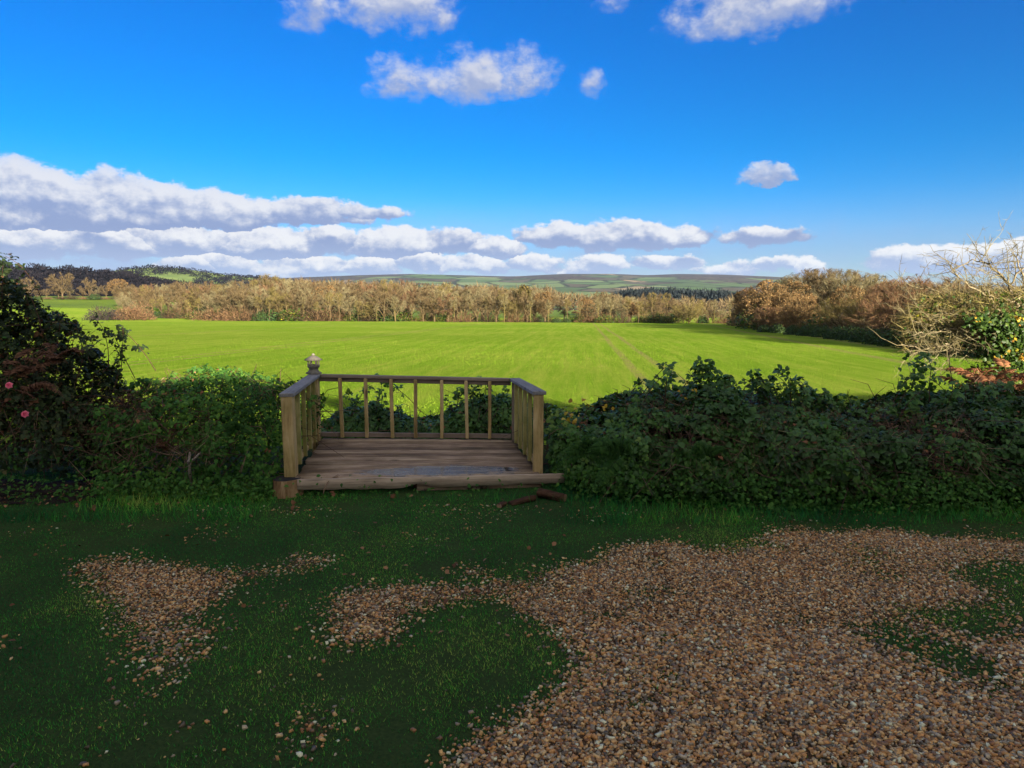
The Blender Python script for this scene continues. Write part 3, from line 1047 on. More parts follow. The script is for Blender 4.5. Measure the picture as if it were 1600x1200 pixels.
def proto_tree(name, label, mats, **kw):
    tr, cr, lf = grow_tree(**kw)
    root = thing(name, label, 'tree')
    kids = [tr.build('trunk', M[mats[0]], root, True), cr.build('crown', M[mats[1]], root)]
    if lf.n:
        kids.append(lf.build('foliage', M[mats[2]], root))
    KIDS[root.name] = kids
    root['h'] = kw['h']
    return root


def evergreen_tree(name, label, h, spread, n, mat='evergreen', leaf_l=.5, low=.15):
    tr, lf = Buf(), Buf()
    tube(tr, [(0, 0, -.3), (0.1, 0, h * .4), (0, 0.1, h * .85)], [h * .03, h * .022, h * .006], 6, .3)
    lumps = [(np.array([rng.normal() * spread * .4, rng.normal() * spread * .4, h * rng.uniform(low + .2, .86)]), spread * rng.uniform(.4, .62)) for _ in range(11)]
    for c_, r_ in lumps:
        m = n // 11
        d = unit(rng.normal(size=(m, 3)))
        P = c_ + d * r_ * rng.uniform(.55, 1.05, (m, 1)) * np.array([1, 1, .75])
        leaves(lf, P, unit(d + rng.normal(size=(m, 3)) * .6), unit(rng.normal(size=(m, 3)) + np.array([0, 0, .4])), leaf_l * rng.uniform(.6, 1.3, m), np.clip(rng.normal(.45, .2, m), 0, 1), 1.1)
        tube(tr, [np.array([0, 0, c_[2] * .55]), (np.array([0, 0, c_[2] * .55]) + c_) / 2 + np.array([0, 0, .1]), c_], [h * .012, h * .008, h * .003], 4, .3)
    root = thing(name, label, 'tree')
    KIDS[root.name] = [tr.build('trunk', M['twig'], root, True), lf.build('crown', M[mat], root)]
    root['h'] = h
    return root


def ground_hit(px, py):
    """Point of the field or meadow seen at a pixel of the photograph."""
    best = None
    for Y in np.linspace(12, 700, 2500):
        q = at_y(px, py, Y)
        if q.z <= float(hz(q.x, q.y)):
            best = q
            break
    return best or at_y(px, py, 400)


def place(proto, px, top, x, y, z=None, used=set(), rz=None, label=None, group=None, wide=1.0):
    """Set a tree (or a copy of it) at x, y so that it reaches the height seen at pixel row top."""
    z0 = float(hz(x, y)) - .1 if z is None else z
    zt = at_y(px, top, y).z
    s = max((zt - z0) / proto['h'], .05)
    rz = rng.uniform(0, 6.28) if rz is None else rz
    if proto.name not in used:
        used.add(proto.name)
        o = proto
        o.location = (x, y, z0)
        o.rotation_euler = (0, 0, rz)
        o.scale = (s * wide, s * wide, s)
        if label: o['label'] = label
        if group: o['group'] = group
        return o
    return copy_thing(proto, (x, y, z0), rz, (s * wide, s * wide, s), label, group)


# kinds that make up the belt across the far edge of the field
BELT_L = 'bare brown winter tree in the belt across the far edge of the field'
BELT_G = 'bare trees in the belt across the far edge of the field'
bare = [
    proto_tree('bare_tree', BELT_L, ('twig', 'twig'), h=12, spread=4.4, trunk_h=2.0, n_limb=11, n_sub=6, n_twig=3200, twig_l=1.25, twig_w=.055),
    proto_tree('bare_tree', BELT_L, ('twig', 'twig_pale'), h=12, spread=3.8, trunk_h=2.6, n_limb=10, n_sub=6, n_twig=3000, twig_l=1.3, twig_w=.052),
    proto_tree('bare_tree', BELT_L, ('twig', 'twig'), h=12, spread=5.0, trunk_h=2.6, n_limb=13, n_sub=6, n_twig=3600, twig_l=1.2, twig_w=.055),
    proto_tree('bare_tree', BELT_L, ('twig', 'twig_gold'), h=12, spread=4.1, trunk_h=2.2, n_limb=11, n_sub=6, n_twig=3000, twig_l=1.25, twig_w=.055),
    proto_tree('bare_tree', BELT_L, ('twig', 'twig_red'), h=12, spread=4.4, trunk_h=2.6, n_limb=11, n_sub=6, n_twig=3200, twig_l=1.1, twig_w=.058),
]
poles = [
    proto_tree('young_tree', 'slim pale-stemmed tree standing at the front of the belt beyond the field', ('twig_gold', 'twig_pale'), h=9, spread=1.5, trunk_h=4.5, n_limb=7, n_sub=4, n_twig=500, twig_l=.9, twig_w=.06, r0=.10),
    proto_tree('young_tree', 'slim pale-stemmed tree standing at the front of the belt beyond the field', ('twig', 'twig_gold'), h=9, spread=1.8, trunk_h=4.0, n_limb=7, n_sub=4, n_twig=600, twig_l=.9, twig_w=.06, r0=.11),
]
oak = proto_tree('russet_oak', 'russet oak', ('twig', 'twig', 'russet_leaf'), h=10, spread=5.0, trunk_h=2.0, n_limb=13, n_sub=7, n_twig=2400, twig_l=1.0, twig_w=.06, leaf=3600, leaf_l=.30)


def shrub_proto(label, mat, h, spread, n, leaf=0, leafmat='ivy', name='bare_shrub', tw=.05, ll=.2):
    tr, cr, lf = Buf(), Buf(), Buf()
    for i in range(14):
        a = rng.uniform(0, 6.28)
        b = np.array([np.cos(a), np.sin(a), 0]) * spread * .35 * rng.random()
        e = np.array([np.cos(a) * spread * rng.uniform(.3, .9), np.sin(a) * spread * rng.uniform(.3, .9), h * rng.uniform(.5, .9)])
        tube(tr, [b, (b + e) / 2 + np.array([0, 0, h * .12]), e], [h * .02, h * .012, h * .005], 4, .4)
    d = unit(rng.normal(size=(n, 3)) * np.array([1, 1, .8]) + np.array([0, 0, .45]))
    d[:, 2] = np.abs(d[:, 2])
    lump = .75 + .45 * vnoise(d * 2.3 + 9.1)
    P = d * np.array([spread, spread, h * .92]) * (rng.uniform(.35, .95, n) * lump)[:, None]
    D = unit(d * .8 + rng.normal(size=(n, 3)) * .5 + np.array([0, 0, .4]))
    slivers(cr, P, D, h * .16 * rng.uniform(.5, 1.3, n), tw, np.clip(rng.normal(.45, .2, n), 0, 1))
    root = thing(name, label, 'shrub')
    kids = [tr.build('stem', M['twig'], root), cr.build('crown', M[mat], root)]
    if leaf:
        d = unit(rng.normal(size=(leaf, 3)))
        d[:, 2] = np.abs(d[:, 2])
        P = d * np.array([spread, spread, h * .9]) * rng.uniform(.5, .98, (leaf, 1))
        leaves(lf, P, unit(d + rng.normal(size=d.shape) * .5), unit(rng.normal(size=d.shape)), ll * rng.uniform(.6, 1.3, leaf), np.clip(rng.normal(.45, .22, leaf), 0, 1), 1.2)
        kids.append(lf.build('foliage', M[leafmat], root))
    KIDS[root.name] = kids
    root['h'] = h
    return root


SCRUB_L = 'low tangled winter scrub at the foot of the belt beyond the field'
scrub = [
    shrub_proto(SCRUB_L, 'twig_dark', 3.0, 3.0, 1500, 0),
    shrub_proto(SCRUB_L, 'twig_gold', 3.2, 2.6, 1300, 500, 'ivy', ll=.3),
    shrub_proto(SCRUB_L, 'twig_red', 2.6, 3.2, 1400, 0),
    shrub_proto(SCRUB_L, 'twig_dark', 3.4, 2.4, 1200, 900, 'evergreen', ll=.30),
]
SCRUB_G = 'scrub at the foot of the belt'


def belt_xy(px, back=0.0):
    """Point of the belt's front edge seen at pixel column px, moved back by some metres."""
    ax, ay, bx, by = -118.0, 215.0, 47.0, 150.0
    k = (px - 800) / FPX
    t = (k * ay - ax) / ((bx - ax) - k * (by - ay))
    x, y = ax + (bx - ax) * t, ay + (by - ay) * t
    f = 1 + back / y
    return x * f, y * f


SKYL = [(150, 447), (190, 441), (250, 441), (300, 437), (350, 436), (430, 427), (480, 433), (520, 437), (580, 438), (600, 431), (640, 441), (680, 440), (740, 441), (800, 446), (850, 446), (880, 453), (905, 458), (950, 452), (1000, 460), (1060, 463), (1100, 466), (1160, 472)]
skx, sky_ = [s[0] for s in SKYL], [s[1] for s in SKYL]
BELT_K = [('warm brown bare tree with round crown in the belt across the far field edge', 'warm brown round-crowned trees of the far belt'),
          ('pale thin-crowned bare tree in the belt across the far field edge', 'pale thin-crowned trees of the far belt'),
          ('broad brown bare tree with spreading crown in the belt across the far field edge', 'broad spreading trees of the far belt'),
          ('golden-twigged bare tree in the belt across the far field edge', 'golden-twigged trees of the far belt'),
          ('reddish-twigged bare tree in the belt across the far field edge', 'reddish-twigged trees of the far belt')]
i = 0
for back, step, dy_, jit in ((3, 23, 16, 10), (16, 25, 7, 6), (34, 27, 1, 4), (60, 36, 0, 3)):
    px = 196.0 + rng.uniform(0, 14)
    while px < 1150:
        top = np.interp(px, skx, sky_) + dy_ + rng.uniform(-2, jit)
        gap = (back == 3 and rng.random() < .25) or (870 < px < 925 and back > 20) or (px > 1110 and back > 20)
        if not gap:
            x, y = belt_xy(px, back)
            w = [0, 0, 1, 2, 3, 1, 1, 4, 2, 2][int(rng.integers(0, 10))]
            place(bare[w], px, top, x, y, label=BELT_K[w][0], group=BELT_K[w][1], wide=rng.uniform(.95, 1.45))
        px += step * rng.uniform(.7, 1.3)
px = 210.0
while px < 1140:
    x, y = belt_xy(px, rng.uniform(-1, 3))
    place(poles[int(rng.integers(0, 2))], px, rng.uniform(455, 474), x, y, label='slim pale-stemmed tree standing at the front of the belt beyond the field', group='slim pale stems at the front of the belt')
    px += rng.uniform(14, 34)
px = 190.0
while px < 1160:
    x, y = belt_xy(px, rng.uniform(-1.5, 9))
    dens = 1 if px < 620 else .72
    if rng.random() < dens:
        place(scrub[int(rng.integers(0, 4))], px, rng.uniform(474, 486) if px < 650 else rng.uniform(482, 496), x, y, label=SCRUB_L, group=SCRUB_G, wide=rng.uniform(1.0, 1.5))
    px += rng.uniform(10, 17)

# single trees of the belt that stand out
olive = evergreen_tree('evergreen_oak', 'dark olive round-headed tree rising above the middle of the bare belt', 12, 3.0, 2600, 'olive_leaf', .42)
x, y = belt_xy(820, 30); place(olive, 820, 439, x, y)
ru = oak
x, y = belt_xy(848, 12); place(ru, 848, 455, x, y, label='russet oak with brown leaves just right of the dark olive tree in the belt', wide=.8)
for px, top, bk, lb in ((510, 445, 20, 'russet oak with brown leaves in the left half of the far belt'), (915, 466, 8, 'small russet oak left of the two round bare crowns in the belt'), (985, 470, 10, 'broad russet oak near the right end of the belt')):
    x, y = belt_xy(px, bk); place(oak, px, top, x, y, label=lb, wide=.8)
fan = proto_tree('fan_tree', 'pale fan-shaped bare tree of many upright stems at the belt right end', ('twig_gold', 'twig_gold'), h=9, spread=5.2, trunk_h=.6, n_limb=26, n_sub=5, n_twig=1700, twig_l=1.1, twig_w=.06, r0=.22)
x, y = belt_xy(1075, -1); place(fan, 1075, 462, x, y)
for px, top, w_, lb in ((945, 452, 1.15, 'tall round bare crown at the right of the belt beneath the dark distant wood'), (1020, 456, 1.2, 'wide round bare crown behind the fan-shaped tree')):
    x, y = belt_xy(px, 22); place(bare[2], px, top, x, y, label=lb, wide=w_)
for px, lb in ((430, 'tallest bare tree of the belt, rising above the left half of its skyline'),):
    x, y = belt_xy(px, 40); place(bare[3], px, 425, x, y, label=lb, wide=1.3)
# bush island and the oaks at the back of the left field
b_ = shrub_proto('dark purple-brown rounded bush at the near edge of the left field', 'dark_twig', 3, 4.4, 2600, 0, tw=.09)
q = ground_hit(165, 500); place(b_, 165, 476, q.x, q.y)
b2 = shrub_proto('warm brown bush between the dark bush and the belt', 'twig_red', 3, 3.2, 2200, 0, tw=.07)
q = ground_hit(212, 500); place(b2, 212, 470, q.x, q.y, wide=1.1)
for px, top, pr, lb, w_ in ((98, 424, bare[2], 'largest round-headed bare oak at the back of the left field', 1.35), (140, 433, bare[0], 'bare oak between the largest round oak and the russet oak, left field', 1.0), (186, 435, oak, 'round russet oak at the back of the left field', 1.0), (48, 432, bare[0], 'bare tree behind the rose thicket at the far left field edge', 1.2), (15, 436, bare[3], 'bare tree at the left end of the far field edge', 1.2),
                            (232, 441, bare[4], 'reddish bare tree between the russet oak and the belt', 1.3), (265, 442, bare[0], 'brown bare tree behind the left end of the belt', 1.3), (-30, 430, bare[2], 'broad bare tree beyond the left field behind the thicket', 1.2)):
    a = azel(px, 468)[0]
    r_ = 405.0
    x, y = math.sin(a) * r_, math.cos(a) * r_
    place(pr, px, top, x, y, label=lb, wide=w_)
px = -60
while px < 330:
    a = azel(px, 468)[0]
    x, y = math.sin(a) * 402, math.cos(a) * 402
    place(scrub[int(rng.integers(0, 4))], px, rng.uniform(457, 463), x, y, label='low scrub along the far hedge of the left field', group='scrub along the far hedge of the left field', wide=1.6)
    px += rng.uniform(12, 22)

# ------------------------------------------------------------------ wood on the right of the field
WOODS = [
    # px, top, base px row, kind, width, label
    (1172, 452, 512, 'oak', .9, 'russet oak at the far left end of the right-hand wood'),
    (1215, 436, 516, 'oak', 1.1, 'broad russet oak behind the left end of the right-hand wood'),
    (1275, 417, 514, 'b2', 1.15, 'tallest grey-brown bare tree of the right-hand wood'),
    (1335, 422, 516, 'b0', 1.15, 'grey-brown bare tree right of the tallest one in the right-hand wood'),
    (1250, 462, 522, 'oak', .9, 'russet oak in front row left of the pale fan tree'),
    (1205, 478, 518, 'b4', 1.2, 'low reddish bare tree at the wood edge, field corner'),
    (1305, 462, 525, 'fan', .9, 'pale fan-shaped bare tree in the front row of the right-hand wood'),
    (1350, 462, 529, 'fan', .85, 'pale fan-shaped bare tree beside the red-brown crown'),
    (1395, 452, 532, 'b4', 1.25, 'red-brown domed bare tree in the right-hand wood'),
    (1440, 429, 530, 'b4', 1.3, 'tall reddish bare tree behind the hawthorn branches'),
    (1455, 470, 541, 'b3', 1.3, 'golden-twigged bare tree close behind the hawthorn'),
    (1500, 444, 540, 'b0', 1.4, 'brown bare tree seen through the top of the hawthorn'),
    (1560, 446, 545, 'b2', 1.4, 'brown bare tree behind the ivy-clad hawthorn'),
    (1630, 440, 550, 'b3', 1.4, 'golden bare tree beyond the right end of the hedge'),
    (1380, 442, 520, 'b2', 1.1, 'grey bare tree at the back of the wood beside the green pine'),
]
woodk = [
    proto_tree('bare_tree', 'x', ('twig', 'twig'), h=11, spread=6.6, trunk_h=1.6, n_limb=22, n_sub=9, n_twig=8500, twig_l=1.15, twig_w=.045),
    proto_tree('bare_tree', 'x', ('twig', 'twig_pale'), h=11, spread=6.0, trunk_h=1.6, n_limb=22, n_sub=9, n_twig=8000, twig_l=1.15, twig_w=.042),
    proto_tree('bare_tree', 'x', ('twig', 'twig_red'), h=11, spread=6.8, trunk_h=1.4, n_limb=22, n_sub=9, n_twig=9000, twig_l=1.05, twig_w=.045),
    proto_tree('bare_tree', 'x', ('bark_pale', 'twig_gold'), h=11, spread=6.2, trunk_h=1.0, n_limb=28, n_sub=8, n_twig=7000, twig_l=1.25, twig_w=.045, r0=.2),
    proto_tree('russet_oak', 'x', ('twig', 'twig', 'russet_leaf'), h=11, spread=6.4, trunk_h=1.4, n_limb=20, n_sub=9, n_twig=5000, twig_l=1.0, twig_w=.045, leaf=9000, leaf_l=.24),
]
KM = {'oak': woodk[4], 'b0': woodk[1], 'b2': woodk[0], 'b3': woodk[3], 'b4': woodk[2], 'fan': woodk[3]}
for px, top, base, k, w_, lb in WOODS:
    q = ground_hit(px, base)
    off = 1.0
    place(KM[k], px, top, q.x * off, q.y * off, label=lb, wide=w_ * 1.1)
for px, top, base, k, w_, lb in ((1240, 432, 512, 'b0', 1.1, 'grey-brown domed crown at the back left of the right-hand wood'), (1300, 421, 511, 'b2', 1.2, 'brown domed crown between the two tallest trees of the right-hand wood'), (1365, 436, 514, 'b0', 1.1, 'pale brown dome right of the tallest trees of the wood'),
                                 (1412, 437, 520, 'b4', 1.2, 'reddish dome behind the red-brown crown of the wood'), (1190, 447, 508, 'b4', 1.0, 'reddish crown at the left shoulder of the right-hand wood'), (1330, 448, 522, 'oak', .9, 'russet oak in the middle of the right-hand wood'), (1475, 440, 522, 'b2', 1.2, 'brown dome behind the hawthorn, back of the wood'), (1530, 442, 522, 'b4', 1.2, 'reddish dome behind the hawthorn top, back of the wood')):
    q = ground_hit(px, base)
    place(KM[k], px, top - 3, q.x, q.y, label=lb, wide=w_)
px = -50
while px < 300:
    a = azel(px, 468)[0]
    x, y = math.sin(a) * 412, math.cos(a) * 412
    place(bare[int(rng.integers(0, 5))], px, rng.uniform(444, 454), x, y, label='lower bare tree in the row along the far hedge of the left field', group='lower bare trees along the far hedge of the left field', wide=1.3)
    px += rng.uniform(14, 22)
pine = evergreen_tree('pine_tree', 'dark green pine top showing above the right-hand wood at its middle', 12, 3.2, 2200, 'evergreen', .5, .4)
q = ground_hit(1386, 512); place(pine, 1386, 438, q.x, q.y)
pine2 = copy_thing(pine, (0, 0, 0), 1.0, None, 'green ivy-clad tree top at the left shoulder of the right-hand wood')
q = ground_hit(1226, 509); place(pine2, 1226, 430, q.x, q.y, used={'x'} | {pine2.name}) if False else None
z0 = float(hz(q.x, q.y))
sc = (at_y(1226, 431, q.y).z - z0) / 12
pine2.location = (q.x, q.y, z0); pine2.scale = (sc, sc, sc)
holly = shrub_proto('dark evergreen bush along the foot of the right-hand wood', 'dark_twig', 3.0, 2.6, 900, 1500, 'evergreen', 'holly_bush', .05, .28)
for px, base, h_ in ((1195, 519, 14), (1215, 520, 16), (1240, 523, 18), (1262, 525, 20), (1285, 527, 22), (1308, 530, 25), (1330, 532, 27), (1352, 535, 28), (1376, 538, 30), (1400, 541, 32), (1425, 544, 34), (1452, 547, 36), (1480, 551, 36), (1510, 555, 38), (1545, 559, 38), (1585, 563, 40)):
    q = ground_hit(px, base)
    place(holly, px, base - h_, q.x, q.y, label='dark evergreen bush along the foot of the right-hand wood', group='dark bushes along the foot of the right-hand wood', wide=1.0)
px = 1165
while px < 1640:
    base = np.interp(px, [1150, 1200, 1440, 1640], [511, 516, 541, 560]) - rng.uniform(1, 6)
    q = ground_hit(px, base)
    place(scrub[[0, 2, 1][int(rng.integers(0, 3))]], px, base - rng.uniform(24, 52), q.x, q.y, label='bare brown understorey bush filling the right-hand wood', group='understorey bushes of the right-hand wood', wide=1.25)
    px += rng.uniform(11, 18)


# ------------------------------------------------------------------ woods far off that read as one mass
def mass(name, pts, r, h, n, mat, w, ev=False):
    b = Buf()
    for (x, y, z) in pts:
        k = h * rng.uniform(.7, 1.2)
        d = unit(rng.normal(size=(n, 3)) + np.array([0, 0, .5]))
        P = np.array([x, y, z + k * .35]) + d * np.array([r, r, k * .5]) * rng.uniform(.5, 1.0, (n, 1))
        slivers(b, P, unit(d + rng.normal(size=(n, 3)) * .4 + np.array([0, 0, .5])), k * .35 * rng.uniform(.5, 1.2, n), w * rng.uniform(.6, 1.4, n), np.clip(rng.normal(.45, .22, n), 0, 1))
    return tag(b.build(name, mat), kind='stuff')


def surf(A, D, Z, a, d):
    i = np.clip(np.searchsorted(A, a), 0, len(A) - 1)
    j = np.clip(np.searchsorted(D, d), 0, len(D) - 1)
    return Z[j, i]


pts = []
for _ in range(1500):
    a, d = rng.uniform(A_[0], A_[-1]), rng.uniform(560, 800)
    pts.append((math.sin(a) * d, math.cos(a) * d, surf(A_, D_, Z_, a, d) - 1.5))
mass('hill_wood', pts, 5.0, 5.5, 34, M['cloud_shade_twig'], 1.1)
pts = []
for _ in range(1500):
    a, d = rng.uniform(A2_[0], A2_[-1]), rng.uniform(1180, 1560)
    px = 800 + math.tan(a) * FPX
    if 205 < px < 310 and 1180 < d < 1345 + (px - 205) * .3:
        continue
    pts.append((math.sin(a) * d, math.cos(a) * d, surf(A2_, D2_, Z2_, a, d) - 1.5))
mass('ridge_wood', pts, 7.5, 6.5, 26, M['cloud_shade_twig'], 1.9)
# valley wood with cloud shadow put into its near-black colour, right of centre, and brown woods between the belt and the downs
pts = []
for _ in range(260):
    px, Y = rng.uniform(958, 1160), rng.uniform(700, 760)
    zt = at_y(px, np.interp(px, [950, 1000, 1060, 1160], [458, 451, 453, 457]) + rng.uniform(0, 3), Y).z
    pts.append(((px - 800) / FPX * Y, Y, zt - 11))
mass('cloud_shade_wood', pts, 5.5, 12, 50, tint_mat('cloud_shade_tree', [(0, (.006, .009, .012)), (1, (.022, .03, .032))], 1.0), 1.6)
pts = []
for _ in range(420):
    px, Y = rng.uniform(420, 1240), rng.uniform(420, 640)
    zt = at_y(px, np.interp(px, [420, 600, 860, 900, 960, 1160, 1240], [436, 440, 449, 458, 463, 466, 466]) + rng.uniform(0, 8), Y).z
    pts.append(((px - 800) / FPX * Y, Y, zt - 9))
mass('valley_wood', pts, 5.0, 10, 60, M['twig'], .55)

# ------------------------------------------------------------------ the deck
deck = thing('viewing_deck', 'small weathered timber deck with railings on three sides facing the green field', 'deck')
DA = math.atan2(6.38 - 6.12, .30 + 2.01)           # the deck stands a little askew
FL, FR, BL, BR = Vector((-2.01, 6.12, 0)), Vector((.30, 6.38, 0)), Vector((-2.21, 7.76, 0)), Vector((.06, 7.98, 0))


def bar(name, a, b, w, t, mat, parent, bev=.004, roll=0.0):
    """Squared timber from a to b: w wide across, t thick; its own X axis runs along the grain."""
    a, b = Vector(a), Vector(b)
    d = b - a
    L = d.length
    bm = bmesh.new()
    bmesh.ops.create_cube(bm, size=1.0)
    bmesh.ops.scale(bm, vec=(L, w, t), verts=bm.verts)
    bmesh.ops.bevel(bm, geom=bm.edges[:], offset=bev, segments=1, affect='EDGES')
    me = bpy.data.meshes.new(name)
    bm.to_mesh(me)
    bm.free()
    me.materials.append(mat)
    o = link(bpy.data.objects.new(name, me), parent)
    q = d.to_track_quat('X', 'Z')
    o.rotation_mode = 'QUATERNION'
    from mathutils import Quaternion
    o.rotation_quaternion = q @ Quaternion((1, 0, 0), roll)
    o.location = (a + b) / 2
    return o


def zmix(u, v, zfl, zfr, zbl, zbr):
    return (zfl * (1 - u) + zfr * u) * (1 - v) + (zbl * (1 - u) + zbr * u) * v


def deck_pt(u, v, z=0.0):
    p_ = (FL * (1 - u) + FR * u) * (1 - v) + (BL * (1 - u) + BR * u) * v
    return Vector((p_.x, p_.y, z))


def deck_z(u, v):
    return zmix(u, v, .144, .130, .185, .125)


# grooved boards, each one object: profile with ridges swept from side to side
def grooved_board(a, b, width, thick):
    a, b = Vector(a), Vector(b)
    d = b - a
    L = d.length
    ng = 7
    prof = [(-width / 2, -thick), (-width / 2, -.004), (-width / 2 + .004, 0)]
    for k in range(ng):
        y0 = -width / 2 + .010 + (width - .02) * k / ng
        g = (width - .02) / ng
        prof += [(y0 + g * .50, 0), (y0 + g * .58, -.006), (y0 + g * .90, -.006), (y0 + g * .98, 0)]
    prof += [(width / 2 - .004, 0), (width / 2, -.004), (width / 2, -thick)]
    xs = np.linspace(-L / 2, L / 2, 7)
    wav = rng.normal(size=7) * .0012
    V = [(x, y, z + wv) for x, wv in zip(xs, wav) for y, z in prof]
    n = len(prof)
    F = []
    for i in range(6):
        for j in range(n - 1):
            F.append((i * n + j, (i + 1) * n + j, (i + 1) * n + j + 1, i * n + j + 1))
    o = mesh_np('board', V, F, M['board'], deck)
    me = o.data
    bm = bmesh.new(); bm.from_mesh(me)
    bm.verts.ensure_lookup_table()
    bm.faces.new([bm.verts[j] for j in range(n)])
    bm.faces.new([bm.verts[6 * n + j] for j in range(n - 1, -1, -1)])
    bmesh.ops.recalc_face_normals(bm, faces=bm.faces[:])
    bm.to_mesh(me); bm.free()
    o.rotation_mode = 'QUATERNION'
    o.rotation_quaternion = d.to_track_quat('X', 'Z')
    o.location = (a + b) / 2
    return o


NB = 11
depth = 1.66
for k in range(NB):
    v = (k + .5) / NB * 1.02 - .02
    z = lambda u: deck_z(u, v) + rng.normal() * .0008
    grooved_board(deck_pt(.050 + rng.normal() * .004, v, z(0)), deck_pt(.975 + rng.normal() * .004, v, z(1)), depth / NB * .935, .028)
# front board on edge, notched and worn along its lower side
fa, fb = deck_pt(.058, -.06, .142), deck_pt(1.07, -.06, .130)
d_ = fb - fa
L_ = d_.length
xs = np.linspace(0, L_, 40)
Lw_ = L_
low = -.090 - .006 * np.sin(xs * 2.1) + rng.normal(size=40) * .0025
low = low + np.exp(-((xs - L_ * .44) / .09) ** 2) * .035
V = []
for x, l in zip(xs, low):
    V += [(x, -.016, l), (x, -.016, -.001), (x, -.014, .001), (x, .014, .001), (x, .016, -.001), (x, .016, l)]
F = []
for i in range(39):
    for j in range(6):
        F.append((i * 6 + j, (i + 1) * 6 + j, (i + 1) * 6 + (j + 1) % 6, i * 6 + (j + 1) % 6))
fas = mesh_np('front_board', V, F, M['front_board'], deck)
bm = bmesh.new(); bm.from_mesh(fas.data); bm.verts.ensure_lookup_table()
bm.faces.new([bm.verts[j] for j in range(6)]); bm.faces.new([bm.verts[39 * 6 + j] for j in range(5, -1, -1)])
bmesh.ops.recalc_face_normals(bm, faces=bm.faces[:]); bm.to_mesh(fas.data); bm.free()
fas.rotation_mode = 'QUATERNION'
fas.rotation_quaternion = d_.to_track_quat('X', 'Z')
fas.location = fa
# lower board behind it, and bearers under the deck
bar('lower_board', deck_pt(.50, -.03, .055), deck_pt(.98, -.03, .04), .022, .11, M['board'], deck)
for u in (.08, .5, .92):
    bar('bearer', deck_pt(u, .02, deck_z(u, 0) - .085), deck_pt(u, .98, deck_z(u, 1) - .085), .06, .10, M['rot_wood'], deck)

TOPS = {'FL': .885, 'FR': .870, 'BL': .900, 'BR': .830}
PC = {'FL': deck_pt(.022, .03), 'FR': deck_pt(.978, .03), 'BL': deck_pt(.022, .975), 'BR': deck_pt(.985, .975)}
for k, w_ in (('FL', .098), ('FR', .092), ('BL', .085), ('BR', .07)):
    c_ = PC[k]
    lean = {'FL': .012, 'FR': -.008, 'BL': 0, 'BR': 0}[k]
    bar('post', (c_.x + lean, c_.y, -.25 if k[0] == 'F' else -.45), (c_.x, c_.y, TOPS[k] - .032), w_, w_, M['post_wood'] if k != 'BR' else M['rail_wood'], deck, .006)


def cap(ka, kb, over_a, over_b, w, t, mat, dz=0.0):
    a, b = PC[ka].copy(), PC[kb].copy()
    a.z, b.z = TOPS[ka] - t / 2 + dz, TOPS[kb] - t / 2 + dz
    n_ = (b - a).normalized()
    return bar('handrail', a - n_ * over_a, b + n_ * over_b, w, t, mat, deck, .004)


cap('FL', 'BL', .055, .035, .125, .032, M['cap_wood'])
cap('FR', 'BR', .055, .035, .125, .032, M['cap_wood'])
cap('BL', 'BR', -.064, -.064, .085, .034, M['rail_wood'], -.002)
# rail under each cap and along the foot
for ka, kb, mt in (('FL', 'BL', 'slat_wood'), ('FR', 'BR', 'slat_wood'), ('BL', 'BR', 'rail_wood')):
    a, b = PC[ka].copy(), PC[kb].copy()
    n_ = (b - a).normalized()
    a.z, b.z = TOPS[ka] - .058, TOPS[kb] - .058
    bar('top_rail', a + n_ * .052, b - n_ * .046, .032, .046, M[mt], deck, .003)
    za = deck_z(0 if 'L' in ka else 1, 0 if 'F' in ka else 1) + .045
    zb = deck_z(0 if 'L' in kb else 1, 1) + .045
    a.z, b.z = za, zb
    bar('bottom_rail', a + n_ * .052, b - n_ * .046, .036, .05, M['rail_wood' if ka == 'BL' else 'post_wood'], deck, .003)
a, b = PC['BL'], PC['BR']
for i in range(7):
    t = (i + 1) / 8 + rng.normal() * .003
    c_ = a.lerp(b, t)
    zt = TOPS['BL'] * (1 - t) + TOPS['BR'] * t - .036
    zb = deck_z(t, 1) + .02
    bar('baluster', (c_.x + rng.normal() * .006, c_.y - .036, zb), (c_.x, c_.y - .036, zt), .036, .036, M['post_wood'], deck, .003)
for sd, (ka, kb) in enumerate((('FL', 'BL'), ('FR', 'BR'))):
    a, b = PC[ka], PC[kb]
    sx = .030 if sd == 0 else -.030
    for i in range(4):
        t = .20 + i * .20
        c_ = a.lerp(b, t)
        zt = TOPS[ka] * (1 - t) + TOPS[kb] * t - .034
        zb = deck_z(sd, t) + .025
        o = bar('side_slat', (c_.x + sx, c_.y, zb), (c_.x + sx, c_.y, zt), .042, .038, M['slat_wood'], deck, .003)
        dd_ = (b - a).normalized()
        zz_ = Vector((0, 0, 1)).cross(dd_)
        o.rotation_quaternion = Matrix(((0, dd_.x, zz_.x), (0, dd_.y, zz_.y), (1, 0, 0))).to_quaternion()

# little lantern-shaped ornament standing on the back left post
lp = PC['BL']
zt = TOPS['BL'] + .001
lan = thing('post_lantern', 'small grey pagoda-roofed wooden lantern standing on the back left post of the deck', 'lantern', (lp.x - .01, lp.y, zt))


def ngon_lathe(prof, sides, rot=0.0):
    V, F = [], []
    n = len(prof)
    for r_, z_ in prof:
        for s in range(sides):
            an = 2 * math.pi * s / sides + rot
            V.append((r_ * math.cos(an), r_ * math.sin(an), z_))
    for i in range(n - 1):
        for s in range(sides):
            F.append((i * sides + s, i * sides + (s + 1) % sides, (i + 1) * sides + (s + 1) % sides, (i + 1) * sides + s))
    return V, F


